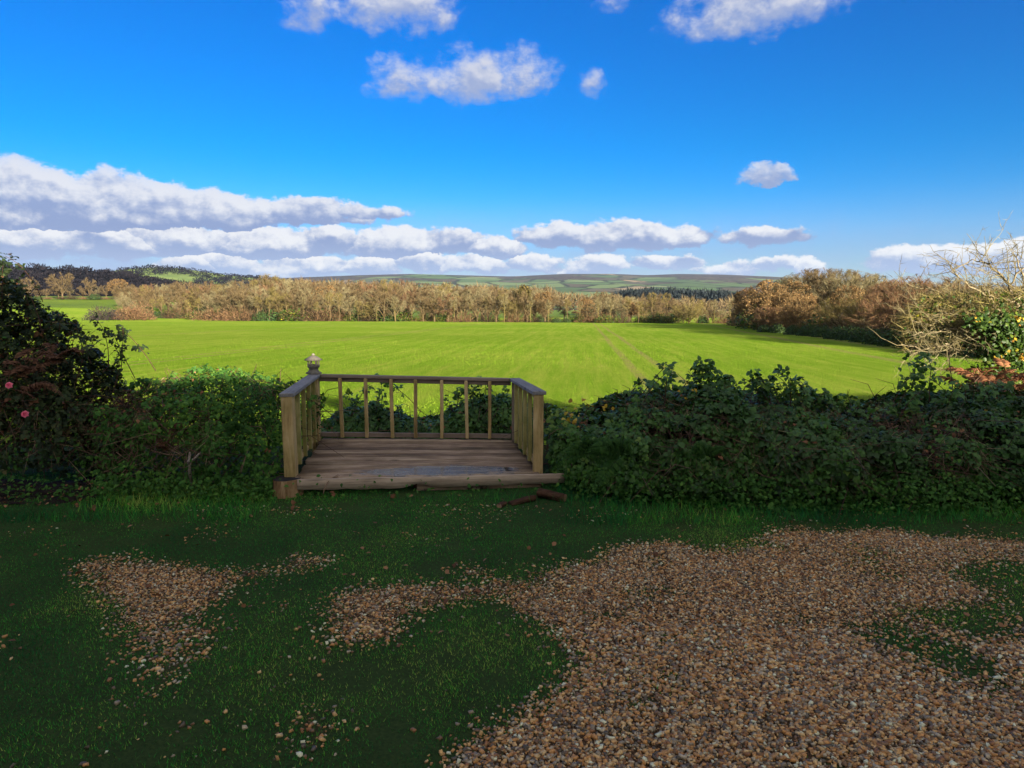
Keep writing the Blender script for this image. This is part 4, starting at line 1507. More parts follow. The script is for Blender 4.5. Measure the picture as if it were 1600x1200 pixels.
for nm_, prof, sd, rt in (('base', [(0.001, 0), (.085, 0), (.085, .014), (.062, .024), (.048, .048), (.052, .062), (.066, .078), (.066, .088), (.001, .088)], 6, .2),
                          ('roof', [(.001, .146), (.096, .146), (.099, .152), (.060, .178), (.030, .196), (.001, .199)], 6, .2),
                          ('finial', [(.001, .199), (.016, .199), (.020, .208), (.014, .218), (.001, .224)], 8, 0)):
    V, F = ngon_lathe(prof, sd, rt)
    mesh_np(nm_, V, F, M['lantern_wood'], lan)
for s in range(6):
    an = 2 * math.pi * s / 6 + .2
    box_mesh('column', (.056 * math.cos(an), .056 * math.sin(an), .117), (.015, .015, .058), M['lantern_wood'], lan, (0, 0, an))
box_mesh('sill', (0, 0, .096), (.10, .10, .012), M['lantern_wood'], lan, (0, 0, .7))

# upright log by the left front post
q = at_z(444, 776, 0)
logo = thing('log_stump', 'short upright log with a dark weathered top beside the left front post', 'log', (q.x, q.y + .085, 0.0))
V, F = [], []
nS = 28
rr = 1 + .06 * np.sin(np.arange(nS) * 2 * np.pi / nS * 3 + 1) + rng.normal(size=nS) * .02
for zi, sc_ in ((-.05, 1.10), (.03, 1.06), (.09, 1.0), (.135, .985), (.142, .96)):
    for s in range(nS):
        an = 2 * math.pi * s / nS
        r_ = .122 * sc_ * rr[s]
        V.append((r_ * math.cos(an), r_ * math.sin(an), zi))
for i in range(4):
    for s in range(nS):
        F.append((i * nS + s, i * nS + (s + 1) % nS, (i + 1) * nS + (s + 1) % nS, (i + 1) * nS + s))
mesh_np('bark', V, F, M['log_bark'], logo, smooth=True)
tv = [(0, 0, .139)] + [(.122 * .955 * rr[s] * math.cos(2 * math.pi * s / nS), .122 * .955 * rr[s] * math.sin(2 * math.pi * s / nS), .1415 + rng.normal() * .0015) for s in range(nS)]
mesh_np('cut_top', tv, [(0, 1 + s, 1 + (s + 1) % nS) for s in range(nS)], M['log_top'], logo)


# split log and bark pieces at the right foot of the deck
def log_piece(name, label, px, py, z, L, r_, rz, tilt, mats, cat='log'):
    q = at_z(px, py, z)
    root = thing(name, label, cat, q, rz)
    V, F = [], []
    n, m = 9, 14
    for i in range(n):
        x = -L / 2 + L * i / (n - 1)
        for s in range(m):
            an = 2 * math.pi * s / m
            k = r_ * (1 + .16 * math.sin(3 * an + x * 9) + rng.normal() * .06)
            V.append((x, k * math.cos(an), k * .8 * math.sin(an) + x * tilt))
    for i in range(n - 1):
        for s in range(m):
            F.append((i * m + s, i * m + (s + 1) % m, (i + 1) * m + (s + 1) % m, (i + 1) * m + s))
    mesh_np('bark', V, F, mats[0], root, smooth=True)
    for e in (0, n - 1):
        c_ = (V[e * m][0] + (.001 if e else -.001), 0, V[e * m][0] * tilt)
        vv = [c_] + [(V[e * m + s][0], V[e * m + s][1] * .97, V[e * m + s][2]) for s in range(m)]
        mesh_np('cut_end', vv, [(0, 1 + s, 1 + (s + 1) % m) for s in range(m)], mats[1], root)
    return root


log_piece('log', 'short rotten log with a pale broken end at the right foot of the deck', 862, 774, .035, .24, .046, -.35, -.10, (M['rot_wood'], M['cut_wood']))
log_piece('log', 'dark curved piece of rotten log lying in the grass left of the pale-ended log', 816, 783, .018, .24, .034, .55, .12, (M['rot_wood'], M['rot_wood']))
log_piece('log', 'small red-brown wood chunk lying in the grass below the deck', 784, 789, .014, .10, .026, 1.1, .0, (M['rot_wood'], M['cut_wood']))

# pale forked stick and dry twigs among the nettles
fs = Buf()
c0 = at_y(298, 752, 6.2); c1 = at_y(294, 722, 6.15); c2 = at_y(296, 708, 6.1); c3 = at_y(311, 709, 6.05)
e1 = at_y(300, 698, 6.15); e1 = at_y(297, 706, 6.1)
tube(fs, [at_y(299, 755, 6.2), at_y(296, 735, 6.15), at_y(295, 722, 6.12), at_y(297, 706, 6.15)], [.014, .015, .015, .009], 7)
tube(fs, [at_y(295, 722, 6.12), at_y(304, 717, 6.06), at_y(313, 707, 6.02)], [.012, .011, .007], 7)
tag(fs.build('forked_stick', M['drift_wood'], None, True), 'pale bare forked stick standing upright among the nettles', 'stick')
tw = Buf()
for pl in ([(222, 668, 6.35), (224, 678, 6.3), (245, 692, 6.2), (282, 710, 6.1)], [(240, 686, 6.3), (262, 694, 6.2), (284, 709, 6.1)], [(223, 695, 6.3), (240, 705, 6.2), (260, 710, 6.15), (287, 711, 6.1)], [(222, 668, 6.35), (232, 676, 6.3)], [(232, 665, 6.4), (238, 680, 6.3)], [(248, 660, 6.4), (258, 668, 6.35), (266, 678, 6.3)], [(292, 676, 6.2), (306, 686, 6.15)]):
    P = np.array([at_y(*p_) for p_ in pl])
    tube(tw, P, np.linspace(.008, .0035, len(P)), 5, rng.uniform(.6, 1.0))
tag(tw.build('dry_branch', M['cane'], None, True), 'dry bare branch with reddish forks lying across the nettles', 'branch')
tb = Buf()
for pl in ([(505, 772, 5.98), (507, 762, 5.99), (513, 752, 6.05), (522, 745, 6.12), (528, 742, 6.2)], [(516, 748, 6.1), (527, 745, 6.14), (536, 740, 6.28)]):
    P = np.array([at_y(*p_) for p_ in pl])
    tube(tb, P, np.linspace(.006, .003, len(P)), 5, .8)
tag(tb.build('bent_twig', M['cane'], None, True), 'thin bent twig hanging over the front board of the deck', 'twig')


# ------------------------------------------------------------------ hedges and bushes
def hedge_pts(n, x0, x1, top, yf, yb, lump=.16, seed=0.0, th=(0.05, 2.35), inner=.5, freq=2.6):
    x = rng.uniform(x0, x1, n)
    th_ = th[0] + (th[1] - th[0]) * rng.random(n) ** .9
    T = top(x)
    f, bk = yf(x), yb(x)
    yc, ry = (f + bk) / 2, (bk - f) / 2
    c, s = np.cos(th_), np.sin(th_)
    r_ = 1 - inner * rng.random(n) ** 2.4
    l = 1 + lump * 2 * (fbm2(x, th_, freq, seed) - .5)
    rr = r_ * l
    y = yc - ry * np.sign(c) * np.abs(c) ** .7 * rr
    z = T * np.abs(s) ** .75 * rr
    P = np.stack([x, y, z], 1)
    N = unit(np.stack([rng.normal(size=n) * .3, -c * .9, s * .9 + .25], 1))
    return P, N, r_


def prof(pts, Y):
    """Height profile in metres from (pixel x, pixel y) points of the skyline at distance Y."""
    q = [at_y(a, b, Y) for a, b in pts]
    xs_, zs_ = [p_.x for p_ in q], [p_.z for p_ in q]
    return lambda x: np.interp(x, xs_, zs_)


def scatter(buf, P, N, r_, L, tm, ts, tri=True, asp=1.15, shade=.0, droop=.35):
    n = len(P)
    D = unit(rng.normal(size=(n, 3)) * .8 + N * .2 + np.array([0, -.15, -droop]))
    NN = unit(N + rng.normal(size=(n, 3)) * .45)
    t = np.clip(rng.normal(tm, ts, n), 0, 1)
    LL = L * rng.uniform(.5, 1.45, n)
    if tri:
        trifoliate(buf, P, NN, D, LL, t)
    else:
        leaves(buf, P, NN, D, LL, t, asp)


def stems(buf, P, N, n, L, w, t0=.3, ts=.2, up=.6):
    k = rng.integers(0, len(P), n)
    p0 = P[k] * np.array([1, 1, .8]) + np.array([0, .08, -.02])
    for a, nn in zip(p0, N[k]):
        d = unit(rng.normal(size=3) * .6 + np.array([0, -.2, up]))
        l = L * rng.uniform(.4, 1.3)
        mid = a + d * l * .5
        e = a + d * l + np.array([rng.normal() * .1, -.05, -l * .35])
        tube(buf, [a - d * l * .3, a, mid, e], [w, w, w * .8, w * .4], 4, np.clip(rng.normal(t0, ts), 0, 1), cap=False)


def arching(bufs, buff, px, py, Y, base_dz=-.42, spread=.25, n=10, L=.07, w=.0045, tm=.5):
    """A bramble cane that rises out of the bush to the point seen at the pixel, with leaves along it."""
    tip = np.array(at_y(px, py, Y))
    b = tip + np.array([rng.normal() * spread, rng.uniform(-.05, .15), base_dz])
    mid = (b + tip) / 2 + np.array([rng.normal() * .05, 0, abs(base_dz) * .28])
    k = np.linspace(0, 1, 9)[:, None]
    P = b * (1 - k) ** 2 + 2 * mid * k * (1 - k) + tip * k ** 2
    tube(bufs, P, np.linspace(w, w * .5, 9), 4, .35, cap=False)
    t = rng.uniform(.25, 1.0, n)
    Q = np.stack([np.interp(t, k[:, 0], P[:, i]) for i in range(3)], 1)
    N = unit(rng.normal(size=(n, 3)) * .5 + np.array([0, -.35, .8]))
    D = unit(rng.normal(size=(n, 3)) + np.array([0, 0, .1]))
    Q = Q + D * .03
    trifoliate(buff, Q, N, D, L * rng.uniform(.7, 1.2, n), np.clip(rng.normal(tm, .15, n), 0, 1))


def bush(name, label, cat, x0, x1, top, yf, yb, n, L, leafmat, tm, ts, tri=True, n_stem=120, lump=.16, seed=0.0, yellow=0, brown=0, canes=(), cane_Y=6.6, stem_t=.3, asp=1.15, yl_at=None, group=None, inner=.5, th=(0.05, 2.35), caneL=.055, low=0, twiggy=0):
    root = thing(name, label, cat, ((x0 + x1) / 2, float(yf(np.array([x0]))[0]), 0), 0, group)
    off = np.array(root.location)
    f, s = Buf(), Buf()
    P, N, r_ = hedge_pts(int(n * 1.55), x0, x1, top, yf, yb, lump, seed, th, inner)
    hole = fbm2(P[:, 0] + P[:, 1], P[:, 2], 5.5, seed + 40)
    k_ = (hole < .60) | (r_ < .82)
    P, N, r_ = P[k_], N[k_], r_[k_]
    tm = tm + (fbm2(P[:, 0], P[:, 2], 2.6, seed + 50) - .5) * .9
    scatter(f, P - off, N, r_, L, tm, ts, tri, asp)
    stems(s, P - off, N, int(n_stem * 1.8), .5, .0042, stem_t)
    f2, s2 = Buf(), Buf()
    for (px, py) in canes:
        arching(s2, f2, px, py, cane_Y + rng.normal() * .12, n=int(rng.integers(9, 16)), L=caneL)
    if f2.n:
        f.add(np.concatenate(f2.v) - off, np.concatenate(f2.f), np.concatenate(f2.t))
        s.add(np.concatenate(s2.v) - off, np.concatenate(s2.f), np.concatenate(s2.t))
    f.build('foliage', M[leafmat], root)
    s.build('stem', M['cane'], root)
    if twiggy:
        tg = Buf()
        P4, N4, r4 = hedge_pts(twiggy, x0, x1, top, yf, yb, lump, seed, (.15, 1.9), .10)
        k_ = fbm2(P4[:, 0], P4[:, 2], 2.2, seed + 70) > .52
        P4, N4 = P4[k_], N4[k_]
        m_ = len(P4)
        slivers(tg, P4 - off + N4 * .02, unit(rng.normal(size=(m_, 3)) * .7 + np.array([0, -.25, -.5])), .17 * rng.uniform(.4, 1.5, m_), .005, np.clip(rng.normal(.45, .25, m_), 0, 1))
        tg.build('dead_twigs', M['cane'], root)
    if low:
        lw = Buf()
        P3, N3, r3 = hedge_pts(low, x0, x1, top, yf, yb, lump, seed, (.02, 1.2), .12)
        k_ = (rng.random(low) < np.clip(1.25 - P3[:, 2] / .42, .12, 1)) & (P3[:, 2] > -.02)
        P3, N3, r3 = P3[k_], N3[k_], r3[k_]
        scatter(lw, P3 - off + N3 * .03, N3, r3, .031, .42 + (fbm2(P3[:, 0], P3[:, 2], 3.0, seed) - .5) * .8, .18, False, 1.0)
        lw.build('low_leaves', M['nettle_leaf'], root)
    if yellow:
        y_ = Buf()
        P2, N2, r2 = hedge_pts(yellow, x0, x1, top, yf, yb, lump, seed, (.3, 1.7), .05)
        if yl_at is not None:
            c_ = np.array([at_y(a_, b_, cane_Y - .25) for a_, b_ in yl_at])
            P2 = c_[rng.integers(0, len(c_), yellow)] + rng.normal(size=(yellow, 3)) * .035
        scatter(y_, P2 - off + N2 * .03, N2, r2, L * .9, .55, .2, False, 1.1)
        y_.build('yellow_leaves', M['yellow_leaf'], root)
    if brown:
        y_ = Buf()
        P2, N2, r2 = hedge_pts(brown, x0, x1, top, yf, yb, lump, seed, (.3, 1.9), .12)
        k = fbm2(P2[:, 0], P2[:, 2], 3.0, seed + 3) > .55
        scatter(y_, (P2 - off + N2 * .02)[k], N2[k], r2[k], L * .8, .45, .22, False, .9)
        y_.build('dead_leaves', M['brown_leaf'], root)
    return root


c_ = lambda v: (lambda x: np.full_like(np.asarray(x, float), v))
lin = lambda xa, va, xb, vb: (lambda x: np.interp(x, [xa, xb], [va, vb]))

SPRIG = lambda a, b, n: [(float(q), float(np.interp(q, [860, 905, 950, 1000, 1060, 1110, 1150, 1200, 1240, 1280, 1330, 1400, 1450, 1500, 1600], [640, 645, 625, 602, 580, 578, 590, 594, 604, 622, 640, 642, 628, 610, 604]) + rng.uniform(-14, 8))) for q in rng.uniform(a, b, n)]
RTOP = prof([(850, 665), (880, 653), (905, 668), (950, 647), (1000, 631), (1060, 613), (1110, 611), (1150, 627), (1200, 631), (1240, 640), (1280, 635), (1330, 649), (1400, 651), (1450, 641), (1500, 629), (1600, 625), (1800, 613), (2400, 603)], 6.7)
yfR = lambda x: np.interp(x, [.3, .6, 1.0, 2.0, 6.0, 10], [6.55, 6.15, 5.92, 5.68, 5.55, 5.5])
ybR = lambda x: np.interp(x, [.3, 1, 3, 10], [8.0, 8.1, 8.2, 8.4])
bush('bramble_bush', 'low leafy bramble bush hugging the right front post of the deck', 'bush', .38, 1.15, RTOP, yfR, ybR, 4000, .046, 'bramble_leaf', .50, .18, True, 90, .2, 1.0, 50, 120, [(905, 634), (880, 640), (925, 640)], 6.9, yl_at=[(917, 634), (897, 655), (945, 637), (890, 662), (962, 684)], low=2200)
bush('bramble_bush', 'tallest bramble bush right of the deck, dark leaves and raised arching shoots', 'bush', 1.05, 2.75, RTOP, yfR, ybR, 9200, .051, 'bramble_leaf', .36, .16, True, 200, .2, 2.0, 26, 160,
     [(1010, 592), (1005, 598), (1045, 570), (1050, 578), (1095, 566), (1105, 568), (1085, 572), (1112, 575), (1075, 580), (1160, 590), (1150, 595), (1215, 583), (1222, 580), (1235, 588), (1250, 600), (1200, 592), (1180, 588), (1255, 610)] + SPRIG(970, 1260, 16), 6.7,
     yl_at=[(1076, 619), (1150, 668), (1162, 770)], low=4200, twiggy=3200)
bush('bramble_bush', 'long dark bramble bank at the right end of the hedge with yellowing leaves', 'bush', 2.6, 5.2, RTOP, yfR, ybR, 12500, .047, 'bramble_leaf', .33, .17, True, 300, .2, 3.0, 60, 420,
     [(1310, 615), (1330, 622), (1350, 640), (1400, 648), (1290, 612), (1440, 610), (1450, 590), (1455, 575), (1445, 560), (1470, 600), (1500, 600), (1560, 600), (1430, 622), (1265, 606)] + SPRIG(1265, 1590, 22), 6.7,
     yl_at=[(1263, 680), (1245, 690), (1270, 672), (1440, 700), (1540, 650), (1480, 730), (1580, 690)], low=5200, twiggy=6500)
bush('bramble_bush', 'bramble bank continuing past the right edge under the hawthorn', 'bush', 5.1, 9.0, RTOP, yfR, ybR, 3500, .07, 'bramble_leaf', .36, .17, True, 120, .2, 4.0)
BT = prof([(470, 680), (500, 664), (540, 640), (560, 648), (585, 624), (600, 636), (640, 660), (680, 656), (720, 634), (760, 618), (790, 622), (830, 640)], 8.7)
bush('bramble_bush', 'bramble growing behind the deck seen between the balusters', 'bush', -2.35, .55, BT, c_(8.25), c_(9.3), 5500, .05, 'bramble_leaf', .38, .17, True, 110, .18, 5.0, 0, 90,
     [(545, 612), (585, 590), (578, 600), (596, 598), (620, 632), (700, 618), (735, 600), (755, 590), (765, 594), (775, 600), (720, 610), (790, 612)], 8.6)

# nettles and weeds left of the deck
NT = prof([(170, 618), (215, 602), (250, 616), (285, 594), (312, 608), (335, 594), (362, 606), (385, 594), (410, 612), (430, 606), (470, 640), (500, 660)], 6.9)
yfN = lambda x: np.interp(x, [-4.2, -3.2, -2.1, -1.9], [6.35, 6.0, 6.02, 6.5])
bush('nettle_patch', 'mid-green nettles and weeds filling the bank left of the deck', 'nettles', -3.75, -2.08, NT, yfN, c_(8.2), 8500, .042, 'nettle_leaf', .50, .2, False, 160, .34, 6.0, 14, 260, [(352, 582), (300, 580), (330, 578), (415, 598), (385, 588), (270, 590), (240, 590), (205, 588), (290, 584), (310, 588), (345, 590), (362, 586), (398, 594), (428, 606), (255, 596), (220, 598), (375, 590), (318, 582)], 7.0, .5, .8, [(313, 652), (311, 655)], inner=.55, caneL=.05, twiggy=2600)
# rose thicket on the far left
LT = prof([(-500, 395), (-60, 418), (-10, 440), (15, 458), (40, 486), (70, 506), (100, 534), (130, 566), (155, 604), (190, 650)], 7.0)
yfL = lambda x: np.interp(x, [-7, -4.9, -3.6, -3.2], [5.9, 6.3, 6.45, 6.6])
ro = bush('rose_thicket', 'tall dark rose and bramble thicket with two pink blooms at the left', 'bush', -7.5, -3.72, LT, yfL, c_(7.6), 10500, .044, 'rose_leaf', .45, .24, True, 620, .40, 7.0, 0, 700,
     [(8, 400), (5, 412), (30, 440), (150, 500), (185, 512), (192, 508), (178, 522), (60, 468), (-20, 405), (90, 490), (120, 500), (186, 545), (160, 530), (140, 520), (40, 460), (75, 480)], 6.7, .4, inner=.6, caneL=.045, low=7000, twiggy=5000)
ro_off = np.array(ro.location)
for (px, py, sz) in ((14, 602, .029), (39, 647, .030)):
    b = Buf()
    c0 = np.array(at_y(px, py, 6.05)) - ro_off
    nrm = unit(np.array([.25, -1.0, .35]))
    up_ = unit(np.cross(nrm, np.array([1.0, 0, 0])))
    sd_ = np.cross(nrm, up_)
    for ring, (cnt, tilt_, ln, tn_) in enumerate(((6, .95, 1.0, .7), (5, .6, .8, .5), (4, .25, .55, .25))):
        an = np.arange(cnt) * 2 * np.pi / cnt + ring * .5
        rad_ = np.cos(an)[:, None] * up_ + np.sin(an)[:, None] * sd_
        D = unit(rad_ * tilt_ + nrm * (1 - tilt_) + rng.normal(size=(cnt, 3)) * .08)
        N = unit(nrm * tilt_ - rad_ * (1 - tilt_) * .9)
        leaves(b, c0 + rad_ * .003 + nrm * ring * .004, N, D, sz * ln * np.ones(cnt), np.clip(tn_ + rng.normal(size=cnt) * .1, 0, 1), 1.5)
    b.build('bloom', M['petal'], ro)


# ferns
def fern(name, label, px, py, Y, n_fr, L, mat, cat='fern', spread=1.0, droop=.5, face=None, jit=0.0):
    base = at_y(px, py, Y)
    root = thing(name, label, cat, base)
    for i in range(n_fr):
        b = Buf()
        a = rng.uniform(0, 2 * np.pi) if face is None else rng.normal(face, .8)
        hd_ = np.array([np.cos(a), np.sin(a), 0])
        l = L * rng.uniform(.7, 1.15)
        k = np.linspace(0, 1, 15)[:, None]
        dp_ = droop + jit * rng.normal() * .6
        R_ = hd_ * l * k * spread * .8 + np.array([0, 0, 1.0]) * l * (k * .85 - k ** 2 * dp_) + rng.normal(size=3) * jit * L * .45
        if face is not None:
            # fronds fanned out against the bank, broad side to the open
            a = R(90) + rng.normal() * .95
            R_ = l * (k * np.array([np.cos(a), -.38, np.sin(a) * .8 + .1]) + k ** 2 * np.array([np.cos(a) * .15, -.12, -.42]))
        tube(b, R_, np.linspace(.0035, .001, 15), 3, .4, cap=False)
        T = unit(np.gradient(R_, axis=0))
        sd_ = unit(np.cross(T, np.array([0, 0, 1.0]) if face is None else np.array([0, -.85, .5])) + rng.normal() * .1)
        kk = np.linspace(.12, .97, 24)
        for sgn in (-1, 1):
            Q = np.stack([np.interp(kk, k[:, 0], R_[:, j]) for j in range(3)], 1)
            TT = np.stack([np.interp(kk, k[:, 0], T[:, j]) for j in range(3)], 1)
            SS = np.stack([np.interp(kk, k[:, 0], sd_[:, j]) for j in range(3)], 1) * sgn
            pl = l * .26 * np.sin(np.pi * np.clip(kk * .85 + .12, 0, 1)) ** .8 * (1.05 - kk * .55)
            D = unit(SS + TT * .35 + rng.normal(size=Q.shape) * .06)
            N = unit(np.cross(TT, SS) * -sgn * -1.0 + rng.normal(size=Q.shape) * .15)
            N = np.where(N[:, 2:3] < 0, -N, N) if face is None else unit(np.array([0, -.85, .5]) + rng.normal(size=Q.shape) * .15)
            leaves(b, Q, N, D, pl, np.clip(rng.normal(.55, .18, len(kk)), 0, 1), .42)
        b.build('frond', M[mat], root)
    return root


fern('fern', 'bright green fern with spread fronds right of the deck front post', 918, 705, 5.72, 8, .27, 'fern', face=-1.57)
fern('fern', 'larger green fern leaning left at the foot of the tallest bramble bush', 972, 712, 5.62, 8, .34, 'fern', face=-1.9)
fern('fern', 'small green fern low on the bramble bank beneath arching shoots', 1105, 712, 5.62, 6, .24, 'fern', face=-1.57)
fern('hart_tongue', 'clump of broad bright green leaves among the nettles', 372, 672, 6.05, 7, .17, 'fern', 'plant', face=-1.57)
for (px, py, Y, n, L, mt, jt, lb) in ((1540, 612, 7.9, 26, .42, 'bracken_sunlit', .6, 'large russet heap of dead bracken under the hawthorn'), (1592, 612, 7.7, 20, .38, 'bracken_sunlit', .6, 'second russet clump of dead bracken right of the large heap'),
                                       (28, 575, 6.2, 7, .36, 'bracken', .4, 'dead brown bracken high in the rose thicket at the left edge'), (95, 560, 6.4, 6, .32, 'bracken', .4, 'dead brown bracken near the right shoulder of the rose thicket'), (45, 610, 6.1, 6, .30, 'bracken', .4, 'dead brown bracken just above the lower pink rose'), (268, 690, 6.15, 7, .24, 'bracken', .5, 'dead brown bracken among the nettles behind the dry branch')):
    fern('dead_bracken', lb, px, py, Y, n, L, mt, 'bracken', droop=.9, jit=jt)

# low weeds along the foot of the hedges: uncountable ground cover
b = Buf()
n = 9000
x = rng.uniform(-4.6, 7.0, n)
yb_ = np.where(x > .35, yfR(np.clip(x, .3, 10)), np.where(x < -2.05, np.interp(x, [-5, -3.9, -3.2, -2.1], [5.95, 5.95, 5.95, 5.98]), 6.0))
y = yb_ - np.abs(rng.normal(size=n)) * .14 + .10
keep = ~((x > -2.05) & (x < .35)) | (rng.random(n) < .05)
keep &= ~((x < -3.55) & (y > 5.55) & (rng.random(n) < .75))
x, y = x[keep], y[keep]
n = len(x)
hgt = rng.random(n) ** 1.6 * .16 * np.where(x > .35, 1.5, 1.0)
P = np.stack([x, y, lawn_z(x, y) + .015 + hgt], 1)
N = unit(rng.normal(size=(n, 3)) * .5 + np.array([0, -.45, .8]))
leaves(b, P, N, unit(rng.normal(size=(n, 3))), .034 * rng.uniform(.6, 1.5, n), np.clip(rng.normal(.45, .2, n), 0, 1), .9)
tag(b.build('weeds', M['nettle_leaf']), kind='stuff')


# ------------------------------------------------------------------ hawthorn at the right
ht = thing('hawthorn_tree', 'pale bare hawthorn with crooked lichen-grey branches at the right end of the hedge', 'tree', (6.4, 8.9, -.3))
hoff = np.array(ht.location)
tr, cr = Buf(), Buf()
limbs = [
    ([(1640, 640, 9.0), (1620, 590, 9.0), (1590, 555, 9.0), (1560, 541, 8.95), (1520, 530, 8.9), (1470, 512, 8.8), (1422, 500, 8.7)], .055, .010),
    ([(1560, 541, 8.95), (1532, 512, 9.0), (1500, 482, 9.1), (1470, 458, 9.2), (1440, 444, 9.2)], .026, .007),
    ([(1520, 530, 8.9), (1482, 538, 8.7), (1445, 547, 8.6), (1408, 538, 8.5)], .022, .006),
    ([(1525, 534, 8.9), (1505, 548, 8.6), (1470, 540, 8.5)], .020, .006),
    ([(1620, 590, 9.0), (1606, 530, 9.0), (1590, 492, 9.0), (1588, 472, 9.0), (1576, 446, 9.05), (1562, 426, 9.1), (1546, 414, 9.1), (1520, 406, 9.2), (1488, 420, 9.2)], .045, .006),
    ([(1588, 472, 9.0), (1562, 468, 8.9), (1532, 456, 8.8), (1503, 441, 8.8), (1486, 420, 8.8)], .022, .005),
    ([(1588, 472, 9.0), (1602, 442, 9.1), (1592, 412, 9.1), (1580, 396, 9.2)], .026, .006),
    ([(1572, 548, 8.95), (1582, 505, 8.8), (1562, 482, 8.7), (1545, 452, 8.7)], .022, .006),
    ([(1530, 525, 8.9), (1506, 502, 9.0), (1462, 482, 9.1), (1428, 474, 9.2)], .022, .006),
    ([(1606, 530, 9.0), (1650, 490, 9.1), (1670, 440, 9.2), (1650, 400, 9.2)], .035, .008),
    ([(1520, 530, 8.9), (1490, 515, 8.6), (1450, 520, 8.4), (1420, 525, 8.4)], .016, .005),
    ([(1576, 446, 9.05), (1600, 415, 8.9), (1625, 395, 8.9)], .018, .005),
    ([(1500, 482, 9.1), (1478, 490, 9.0), (1440, 492, 8.8)], .014, .005),
]
segA, segB = [], []
for pl, ra, rb in limbs:
    P = np.array([at_y(*p_) for p_ in pl]) - hoff
    m = len(P) * 3
    k0, k1 = np.linspace(0, 1, len(P)), np.linspace(0, 1, m)
    Q = np.stack([np.interp(k1, k0, P[:, j]) for j in range(3)], 1)
    Q[1:-1] += rng.normal(size=(m - 2, 3)) * .012
    tube(tr, Q, np.linspace(ra * .72, rb * .7, m), 6, .62)
    segA += list(Q[:-1]); segB += list(Q[1:])
segA, segB = np.array(segA), np.array(segB)


def side_branches(n, L, w, A, B, tbuf, zig=.20, nseg=5, up=.15, t0=.6):
    oA, oB = [], []
    k = rng.integers(int(len(A) * .06), len(A), n)
    for i in k:
        p0 = A[i] + (B[i] - A[i]) * rng.random()
        d = unit(unit(B[i] - A[i]) * .5 + rng.normal(size=3) * .75 + np.array([-.15, -.05, up]))
        l = L * rng.uniform(.4, 1.3)
        Q = [p0]
        for s in range(nseg):
            d = unit(d + rng.normal(size=3) * zig)
            Q.append(Q[-1] + d * l / nseg)
        Q = np.array(Q)
        tube(tbuf, Q, np.linspace(w, w * .4, nseg + 1), 4, np.clip(rng.normal(t0, .15), 0, 1), cap=False)
        oA += list(Q[:-1]); oB += list(Q[1:])
    return np.array(oA), np.array(oB)


a1, b1 = side_branches(150, .50, .0056, segA, segB, cr)
a2, b2 = side_branches(760, .26, .0030, a1, b1, cr, .24, 4)
n = 3800
k = rng.integers(0, len(a2), n)
Pq = a2[k] + (b2[k] - a2[k]) * rng.random((n, 1))
slivers(cr, Pq, unit(unit(b2[k] - a2[k]) + rng.normal(size=(n, 3)) * .8), .09 * rng.uniform(.4, 1.4, n), .005, np.clip(rng.normal(.55, .2, n), 0, 1))
tr.build('trunk', M['bark_pale'], ht, True)
cr.build('branch', M['twig_pale'], ht)
# denser twiggy thicket of the tree's left side, with its last small leaves
tk = Buf()
n = 4200
u = rng.random(n)
px_ = 1412 + 190 * rng.random(n)
py_ = 548 - (rng.random(n) ** .9) * np.interp(px_, [1412, 1440, 1500, 1600], [45, 85, 90, 95])
yy_ = rng.uniform(8.5, 9.6, n)
Pq = np.array([at_y(a_, b_, c2_) for a_, b_, c2_ in zip(px_, py_, yy_)]) - hoff
slivers(tk, Pq, unit(rng.normal(size=(n, 3)) * .7 + np.array([-.5, 0, .25])), .22 * rng.uniform(.4, 1.4, n), .0065, np.clip(rng.normal(.5, .22, n), 0, 1))
tk.build('twigs', M['twig_gold'], ht)
lv = Buf()
n = 1500
k = rng.integers(0, len(Pq), n)
leaves(lv, Pq[k], unit(rng.normal(size=(n, 3)) + np.array([0, -.5, .4])), unit(rng.normal(size=(n, 3))), .035 * rng.uniform(.6, 1.3, n), np.clip(rng.normal(.55, .25, n), 0, 1), 1.1)
lv.build('foliage', M['ivy'], ht)
iv = thing('ivy', 'ivy with yellow and green leaves climbing the hawthorn at the right edge', 'ivy', (6.6, 8.6, 0))
ioff = np.array(iv.location)
for nm_, n, mt, reg in (('foliage', 3600, 'ivy', [(1600, 530, 60, 45), (1580, 550, 45, 30), (1640, 540, 60, 70), (1570, 510, 30, 22), (1530, 505, 18, 10), (1560, 590, 50, 18)]), ('yellow_leaves', 170, 'yellow_leaf', [(1562, 560, 7, 5), (1582, 527, 9, 6), (1576, 545, 6, 6), (1524, 500, 5, 4), (1597, 557, 5, 5), (1600, 500, 14, 10)])):
    b = Buf()
    r_ = np.array(reg)[rng.integers(0, len(reg), n)]
    P = np.array([at_y(q[0] + rng.normal() * q[2] * .5, q[1] + rng.normal() * q[3] * .5, rng.uniform(8.2, 8.9)) for q in r_]) - ioff
    leaves(b, P, unit(rng.normal(size=(n, 3)) * .5 + np.array([.1, -.8, .4])), unit(rng.normal(size=(n, 3)) + np.array([0, 0, -.4])), .046 * rng.uniform(.6, 1.3, n), np.clip(rng.normal(.42, .22, n), 0, 1), 1.25)
    b.build(nm_, M[mt], iv)
